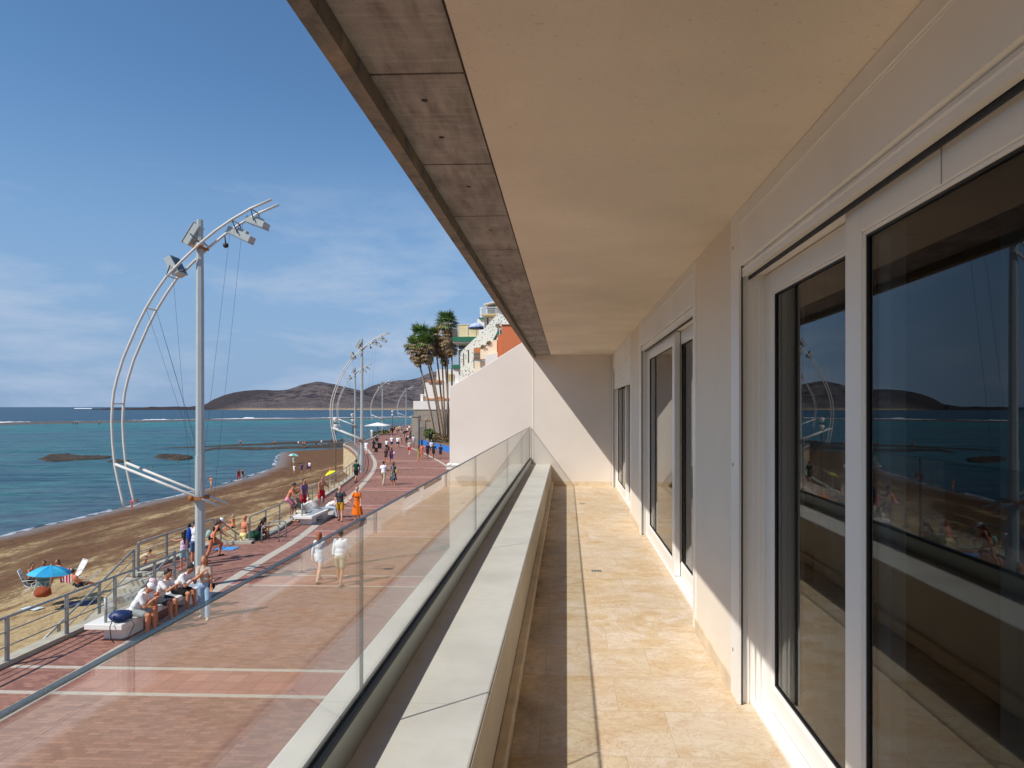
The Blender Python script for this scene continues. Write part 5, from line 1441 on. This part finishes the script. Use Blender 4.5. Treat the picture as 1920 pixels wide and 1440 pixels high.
r_, J, S, g = person('woman in black bikini and white cap stepping along beside the nearest mast', on(398, 1051), 62, 1.66, 'stepup', 'red', (30, 28, 32), (30, 28, 32), hair=('dark','mid'), cap=(238,238,238), fem=True, det=2, topk='bra', botk='briefs', shoes=(66,50,44), group='bathers by the beach steps')
add_bag(r_, (-.26, -.1, .95), (.08, .12, .17), (150, 196, 186), 'beach_bag')
person('bald shirtless man in pale yellow shorts standing on the far beach steps', Vector((*W(457, 763, 29.9).xy, -.78)), 25, 1.76, 'phone', 'red', None, (232, 214, 150), hair=('grey','bald'), det=2, group='bathers by the beach steps')
person('dark haired bather sitting on the kerb behind the railing next to the green bag', on(481, 1007, .1), 60, 1.68, 'ground2', 'brown', (46, 42, 46), (52, 42, 42), hair=('dark','mid'), fem=True, det=1, topk='tank', group='bathers by the beach steps')
person('sunburnt bather in dark trunks sitting on the sand with one leg stretched out', on(437, 990, -2.7), -80, 1.72, 'ground', 'red', None, (36, 34, 36), hair=('grey','short'), botk='briefs', det=1, group=GS)
# --- around the second bench
person('shirtless man in pink shorts perched on the railing, leftmost of the group', (-13.95, 33.7, .05), 75, 1.80, 'rail', 'red', None, (226, 142, 160), hair=('dark','curly'), shoes=(190,180,170), det=2, group=GG)
person('man in red checked shirt and red shorts standing behind the second bench', on(569, 962), 110, 1.84, 'stand', 'tan', checked((150, 84, 110), (96, 100, 150)), (196, 44, 60), hair=('dark','short'), det=2, group=GG)
person('long haired person in grey trousers sitting on the left of the second bench', (-13.0, 33.4, 0), -70, 1.68, 'sitrest', 'tan', (74, 70, 66), (196, 190, 172), hair=('dark','long'), fem=True, det=2, topk='long', botk='trousers', shoes=(200,150,130), group=GG)
person('person in white top and white cap hunched on the back of the second bench', (-12.95, 34.9, 0), -60, 1.66, 'bentsit', 'tan', W_, (190, 192, 196), hair=('blond','short'), cap=(236,236,236), det=2, topk='long', group=GG)
person('shirtless man in bright red shorts with a hand on his hip behind the second bench', on(603, 953), 130, 1.80, 'hip', 'tan', None, (206, 30, 48), hair=('dark','short'), det=2, group=GG)
person('man in white tee and pale jeans bent over on the right of the second bench', (-12.38, 35.0, 0), 95, 1.78, 'bentsit', 'tan', W_, (176, 190, 202), hair=('dark','short'), det=2, botk='trousers', shoes=(40,44,56), group=GG)
# --- couple coming towards us
HJ = lambda J, V: J.__setitem__(('arm', 0), (J['arm',0][0], J['arm',0][0]+V(-.14,.03,-.24), J['arm',0][0]+V(-.31,.10,-.43), J['arm',0][0]+V(-.37,.12,-.50)))
HK = lambda J, V: J.__setitem__(('arm', 1), (J['arm',1][0], J['arm',1][0]+V(.13,.03,-.24), J['arm',1][0]+V(.30,.10,-.42), J['arm',1][0]+V(.36,.12,-.49)))
person('bearded man in dark grey tee and mustard shorts walking towards us hand in hand', on(638, 977), 172, 1.78, 'stroll', 'fair', (70, 72, 78), (196, 150, 44), hair=('red','short'), det=2, shoes=(120,84,70), extra=HJ)
r_, J, S, g = person('woman in long orange dress and sunglasses holding the hand of the bearded man', on(670, 976), 178, 1.70, 'stand', 'fair', None, None, dress=(226, 112, 24), hair=('red','bun'), fem=True, det=2, botk=.62, shoes=(200,150,120), extra=HK, glasses=True)
m = MB(); m.tube([(.13, .02, 1.40), (.03, .14, 1.22), (-.13, .13, 1.04)], .010, 5); m.build('bag_strap', M_dark, r_)
# --- couple in white seen through the glass
person('auburn haired woman in white blouse and light shorts walking away, seen through the glass', on(598, 1091), 4, 1.66, 'walk', 'fair', (236,238,242), (178, 190, 206), hair=('red','mid'), fem=True, det=2, topk='long', botk='short', shoes=(70,70,72))
person('man in loose white shirt and khaki shorts walking away, seen through the glass', on(638, 1097), 2, 1.78, 'stroll', 'tan', (228,236,238), (176, 168, 140), hair=('dark','short'), det=2, topk='long', shoes=(110,120,110))
# --- walking on the promenade, nearest first
person('man in dark green tee and black shorts walking away beside the second mast', on(667.5, 904), 10, 1.76, 'walk', 'tan', (26, 62, 54), (24, 26, 30), hair=('dark','short'), det=1, shoes=(60,60,70))
person('man in white tee and beige trousers walking away next to the floral dress', on(719, 909), 2, 1.78, 'walk', 'brown', (234,236,240), (182, 168, 142), hair=('dark','short'), det=1, botk='trousers', shoes=(200,190,170))
r_, J, S, g = person('woman in navy floral dress with yellow shoulder bag walking away', on(737.5, 909), 0, 1.68, 'stand', 'tan', None, None, dress=floral(), hair=('brown','mid'), fem=True, det=1, botk=.56, shoes=(190,160,130))
add_bag(r_, (.24, -.02, .98), (.07, .12, .20), (214, 178, 84), 'shoulder_bag')
person('long haired woman in dark patterned dress ahead of the couple', on(723.5, 870), 0, 1.64, 'stroll', 'tan', (60, 50, 54), (70, 66, 66), hair=('brown','long'), fem=True, det=1, botk='short')
r_, J, S, g = person('long haired woman in purple top carrying a pale backpack', on(734, 869.5), 0, 1.64, 'stroll', 'tan', (120, 52, 104), (70, 54, 110), hair=('brown','long'), fem=True, det=1)
add_bag(r_, (.3, -.12, 1.08), (.1, .1, .18), (206, 212, 216), 'backpack')
person('person in white clothes walking near the second mast', on(686.5, 853), 10, 1.70, 'stroll', 'fair', (236,236,238), (236,236,236), hair=('brown','short'), det=1)
person('woman in black dress pulling a small black suitcase', on(700.5, 848.5), 15, 1.66, 'stroll', 'tan', None, None, dress=(36, 34, 38), hair=('dark','long'), fem=True, det=1, botk=.4)
person('man in black tee pulling a dark suitcase near the woman in black', on(706, 841), 5, 1.80, 'stroll', 'tan', (30, 32, 36), (110, 128, 128), hair=('dark','short'), det=1)
person('boy in white tee and dark shorts in the middle of the promenade', on(725, 846), 0, 1.58, 'stroll', 'tan', (236,236,238), (40, 42, 50), hair=('dark','short'), det=1)
person('man in white tee and navy shorts walking away, left of the pair', on(734.5, 840), 0, 1.76, 'walk', 'tan', (230,234,238), (48, 54, 84), hair=('grey','short'), cap=(230,232,236), det=1)
person('broad man in white tee and navy shorts walking away in the middle', on(745.5, 840.5), 0, 1.76, 'walk2', 'tan', (236,238,240), (46, 54, 84), hair=('grey','short'), det=1)
person('woman in beige beside the broad man in white', on(750.5, 838.5), 0, 1.70, 'stroll', 'tan', (176, 160, 138), (176, 150, 128), hair=('brown','short'), fem=True, det=1)
person('man in light grey tee and bright red shorts walking away on the right', on(767.5, 852), 0, 1.74, 'walk', 'fair', (186,184,180), (214, 44, 56), hair=('grey','short'), det=1, shoes=(230,230,230))
person('woman in olive dress coming round on the right side of the promenade', on(785, 864.5), 30, 1.66, 'stroll', 'tan', None, None, dress=(132, 128, 78), hair=('dark','long'), fem=True, det=1, botk=.45)
person('woman in coral pink dress beside the woman in olive', on(790.5, 860.5), 20, 1.68, 'stroll', 'red', None, None, dress=(214, 104, 100), hair=('dark','bun'), fem=True, det=1, botk=.35)
person('man in navy tee and dark shorts walking towards the palms', on(802, 860), 10, 1.78, 'stroll', 'brown', (32, 38, 62), (60, 42, 52), hair=('dark','short'), det=1)
person('person in black tee and dark shorts next to the blue banner', on(813, 859), 10, 1.70, 'walk', 'tan', (44, 44, 50), (40, 42, 46), hair=('brown','short'), det=1)
person('person in light shirt and white cap by the blue banner', on(808.5, 852), 20, 1.72, 'stand', 'tan', (190,200,222), (90, 90, 104), hair=('dark','short'), cap=(238,238,238), det=1)
person('slim person in black walking in front of the blue banner, far right', on(826, 860), 10, 1.62, 'walk', 'brown', (36, 40, 52), (34, 40, 52), hair=('dark','short'), det=1)
person('person dressed all in white standing by the far railing', on(697, 821), 180, 1.72, 'stand', 'tan', (240,240,240), (240,240,240), hair=('brown','short'), botk='trousers', group=GF)
# suitcases
def suitcase(px, py, h, lab):
    m = MB(); w = h*.32; m.box(-w, w, -w*.5, w*.5, .06, h); o = m.build('suitcase', cloth((30, 30, 34)), None, bevel=.03); o.location = G(px, py); o.rotation_euler = (R(-12), 0, 0)
    mm = MB(); mm.tube([(-w*.5, 0, h), (-w*.5, 0, h+.35), (w*.5, 0, h+.35), (w*.5, 0, h)], .012, 5); mm.build('handle', M_steel, o)
    for s in (-1, 1):
        mm = MB(); mm.ball((s*w*.8, 0, .035), .035, 1); mm.build('wheel', M_dark, o)
    tag(o, lab, 'suitcase', 'dark suitcases on the promenade')
suitcase(711.5, 841, .78, 'black suitcase right of the man in black tee')
suitcase(705, 848, .60, 'smaller dark suitcase behind the woman in black dress')
suitcase(727.5, 845, .55, 'small dark suitcase right of the boy in white')
# far crowd
crowd = [
 (732.5, 813, (120, 60, 56), (60, 60, 70), 'person in dark red top at the left edge of the far crowd'),
 (736, 815, (40, 52, 48), (60, 70, 80), 'person in dark green top in the far crowd'),
 (739.5, 811.5, (60, 56, 60), (110, 80, 60), 'person in charcoal top near the left of the far crowd'),
 (743, 812.5, (196, 156, 110), (190, 150, 110), 'person in tan clothes in the far crowd'),
 (747.5, 813, (210, 166, 136), (60, 70, 92), 'person in peach top in the far crowd'),
 (750, 811, (228, 210, 196), (210, 196, 180), 'person in cream clothes in the far crowd'),
 (752.5, 816, (80, 84, 96), (180, 170, 160), 'person in slate top behind the men in white'),
 (757.5, 824, (60, 62, 70), (170, 160, 150), 'person in dark top left of the stone pier'),
 (760.5, 822, (28, 30, 38), (150, 140, 132), 'person in black tee among the group left of the pier'),
 (764.5, 815, (236,238,240), (70, 76, 92), 'person in white top highest in the far crowd on the right'),
 (767.5, 811, (230,226,222), (90, 84, 84), 'person in off white top close to the stone building corner'),
 (770.5, 815, (150, 96, 78), (150, 110, 90), 'person in brown by the stone building corner'),
 (764.5, 834, (206,208,216), (150, 152, 160), 'person in pale grey beside the lime green top'),
 (762.5, 838, (34, 34, 44), (120, 100, 90), 'person in black crouching behind the man in red shorts'),
 (773.5, 830, (170, 216, 50), (70, 74, 84), 'person in lime green top by the stone pier'),
 (769.5, 828, (96, 64, 52), (60, 50, 50), 'person in dark brown beside the lime green top'),
 (775.5, 838, (222,222,226), (160, 150, 150), 'person in white leaning at the foot of the stone pier'),
]
for i, (px, py, t_, b_, lab) in enumerate(crowd):
    person(lab, on(px, py), (0, 180, 0, 20, -10)[i % 5], 1.62+.03*(i*7 % 6), ('stroll','walk','stand','walk2')[i % 4], ('tan','brown','fair')[i % 3], t_, b_, hair=(('dark','brown','blond')[i % 3], ('short','mid')[i % 2]), fem=bool(i % 2), group=GF)
# --- beach
def sandpos(px, py, z0=-4.6):
    z = z0
    for _ in range(8): p = G(px, py, z); z = sand_z(p.x, p.y)
    return G(px, py, z)
B_ = 'people on the beach'
person('woman in pink swimsuit bending down at the water below the curved lamp tubes', sandpos(247, 956, -5), 10, 1.66, 'bend', 'red', (206, 90, 130), (206, 90, 130), hair=('brown','short'), fem=True, topk='tank', botk='briefs', det=1, group=B_)
person('bather with grey hair and light trunks standing in the shallows right of the nearest mast', sandpos(396, 917, -5), 200, 1.72, 'wade', 'red', None, (200, 170, 140), hair=('grey','short'), det=1, group=B_)
person('bather in red shorts walking along the shoreline', sandpos(447, 902, -5), 150, 1.76, 'walk', 'brown', (130, 70, 66), (206, 50, 66), hair=('dark','short'), det=1, group=B_)
person('bather in black swimsuit walking beside the one in red shorts', sandpos(455.5, 900, -5), 160, 1.72, 'walk2', 'tan', (30, 32, 40), (40, 40, 50), hair=('brown','short'), fem=True, topk='tank', botk='briefs', det=1, group=B_)
person('child in white on the sand below the pale green parasol', sandpos(551.5, 888), 0, 1.40, 'stroll', 'tan', (240,236,236), (240,236,236), hair=('brown','short'), det=1, group=B_)
person('person carrying the pale green parasol on the far sand', sandpos(550.5, 873), 0, 1.66, 'stroll', 'tan', (140,180,176), (200, 200, 190), hair=('brown','short'), det=0, group=B_)
person('person in navy tee leading the small group on the far sand', sandpos(565.5, 888), 10, 1.66, 'walk', 'tan', (60, 50, 110), (50, 50, 84), hair=('brown','short'), det=1, group=B_)
person('child in purple beside the walker in white on the far sand', sandpos(576, 886), 10, 1.45, 'stroll', 'tan', (70, 56, 120), (60, 60, 90), hair=('dark','short'), det=1, group=B_)
person('walker in white tee and navy shorts, rightmost of the group on the far sand', sandpos(580, 885), 15, 1.74, 'walk2', 'fair', (232,234,240), (52, 56, 96), hair=('dark','short'), det=1, group=B_)
person('bather sitting up just above the lime yellow parasol', sandpos(618, 884), 90, 1.66, 'ground2', 'red', None, (150, 90, 70), hair=('brown','short'), botk='briefs', group=B_)
for px, py, po, lab, t_ in ((450.8, 835.5, 'wade', 'bather wading in the narrow pool, left one', None), (514.8, 837, 'wade', 'bather wading in the narrow pool, middle one', (180, 110, 90)), (560, 838, 'stroll', 'person in white on the rock shelf', (238,238,238)),
    (567.5, 839.5, 'stand', 'sunburnt bather on the rock shelf beside the person in white', None), (571.5, 839.5, 'stand', 'second sunburnt bather on the rock shelf', (206,120,80)), (593, 838, 'stand', 'person in dark clothes standing on the rock shelf', (60, 54, 50)),
    (603, 836, 'stand', 'person in white shirt standing alone on the rock shelf', (240,240,240)), (616, 839, 'squat', 'crouching person in blue grey on the rock shelf', (90, 100, 116)), (621.5, 833, 'stand', 'person in brown swimwear near the quay wall', (120, 62, 44)), (641, 832, 'stand', 'person in dark clothes next to the quay railing', (44, 34, 34))):
    person(lab, on(px, py, -4.85), 180, 1.70, po, 'red', t_, (60, 60, 70), hair=('brown','short'), group='people on the rock shelf')
# turquoise parasol family
FZ_ = UZ
def fam(px, py): p = G(px, py, FZ_); p.z = FZ_; return p
person('shirtless man sitting in a chair at the left of the turquoise parasol', fam(57, 1106), 100, 1.74, 'chair', 'red', None, (60, 60, 70), hair=('dark','short'), det=1, group='family under the turquoise parasol')
person('man sitting in the shade behind the striped chair under the turquoise parasol', fam(85, 1100), 160, 1.72, 'chair', 'brown', None, (40, 44, 60), hair=('dark','short'), det=1, group='family under the turquoise parasol')
person('woman in red bikini top sitting in the shade right under the turquoise parasol', fam(113, 1096), 200, 1.66, 'chair', 'red', (180, 50, 70), (180, 50, 70), hair=('brown','mid'), fem=True, topk='bra', botk='briefs', det=1, group='family under the turquoise parasol')
person('dark haired person lounging with back to us right of the turquoise parasol', fam(147, 1110), 30, 1.70, 'lounge', 'red', None, (50, 56, 70), hair=('dark','curly'), det=1, group='family under the turquoise parasol')
person('sunbather crouching alone on the sand behind the near railing', sandpos(262, 1060, -3), 60, 1.68, 'squat', 'red', (206, 190, 160), (190, 150, 110), hair=('dark','short'), det=1, group=B_)
# swimmers
def swimmer(px, py, lab):
    p = G(px, py, -5.0); root = empty('person', (p.x, p.y, -5.0), 0, lab, 'person', GW)
    m = MB(); m.ball((0, 0, .22), 1, 2, (.09, .1, .12)); cap_(m, (-.17, 0, -.06), .08, (.17, 0, -.06), .08); cap_(m, (0, 0, -.02), .06, (0, 0, .12), .055); cap_(m, (-.17, 0, -.08), .05, (-.35, .15, -.05), .04); cap_(m, (.17, 0, -.08), .05, (.35, .15, -.05), .04); cap_(m, (0, 0, -.1), .14, (0, -.05, -.5), .13)
    pend(m, 'body', SK['tan'], root, .022); m = MB(); ell(m, (0, -.015, .25), (.098, .105, .11)); pend(m, 'hair', HAIRC['dark'], root, .022)
swimmer(276, 878, 'left swimmer of the pair in the lagoon'); swimmer(286.5, 878, 'right swimmer of the pair in the lagoon'); swimmer(334, 870, 'swimmer just below the craggy rock island')
for i, (px, py) in enumerate(((137, 797.2), (141.5, 797.2), (145, 797.4), (186, 798))):
    person(('first','second','third','last')[i] + ' tiny figure from the left standing on the far reef bar', G(px, py, -4.6), 0, 1.8, 'stand', 'brown', (90, 84, 80), (60, 60, 64), group='people on the far reef bar')

# convert all remeshed shapes
dg = bpy.context.evaluated_depsgraph_get(); dg.update()
for o, mat, name in PEND:
    me = bpy.data.meshes.new_from_object(o.evaluated_get(dg)); me.name = name
    me.materials.clear(); me.materials.append(mat)
    old = o.data; o.modifiers.clear(); o.data = me; bpy.data.meshes.remove(old)
    for p_ in me.polygons: p_.use_smooth = True
for o in bpy.data.objects:
    if '_S' in o: del o['_S']
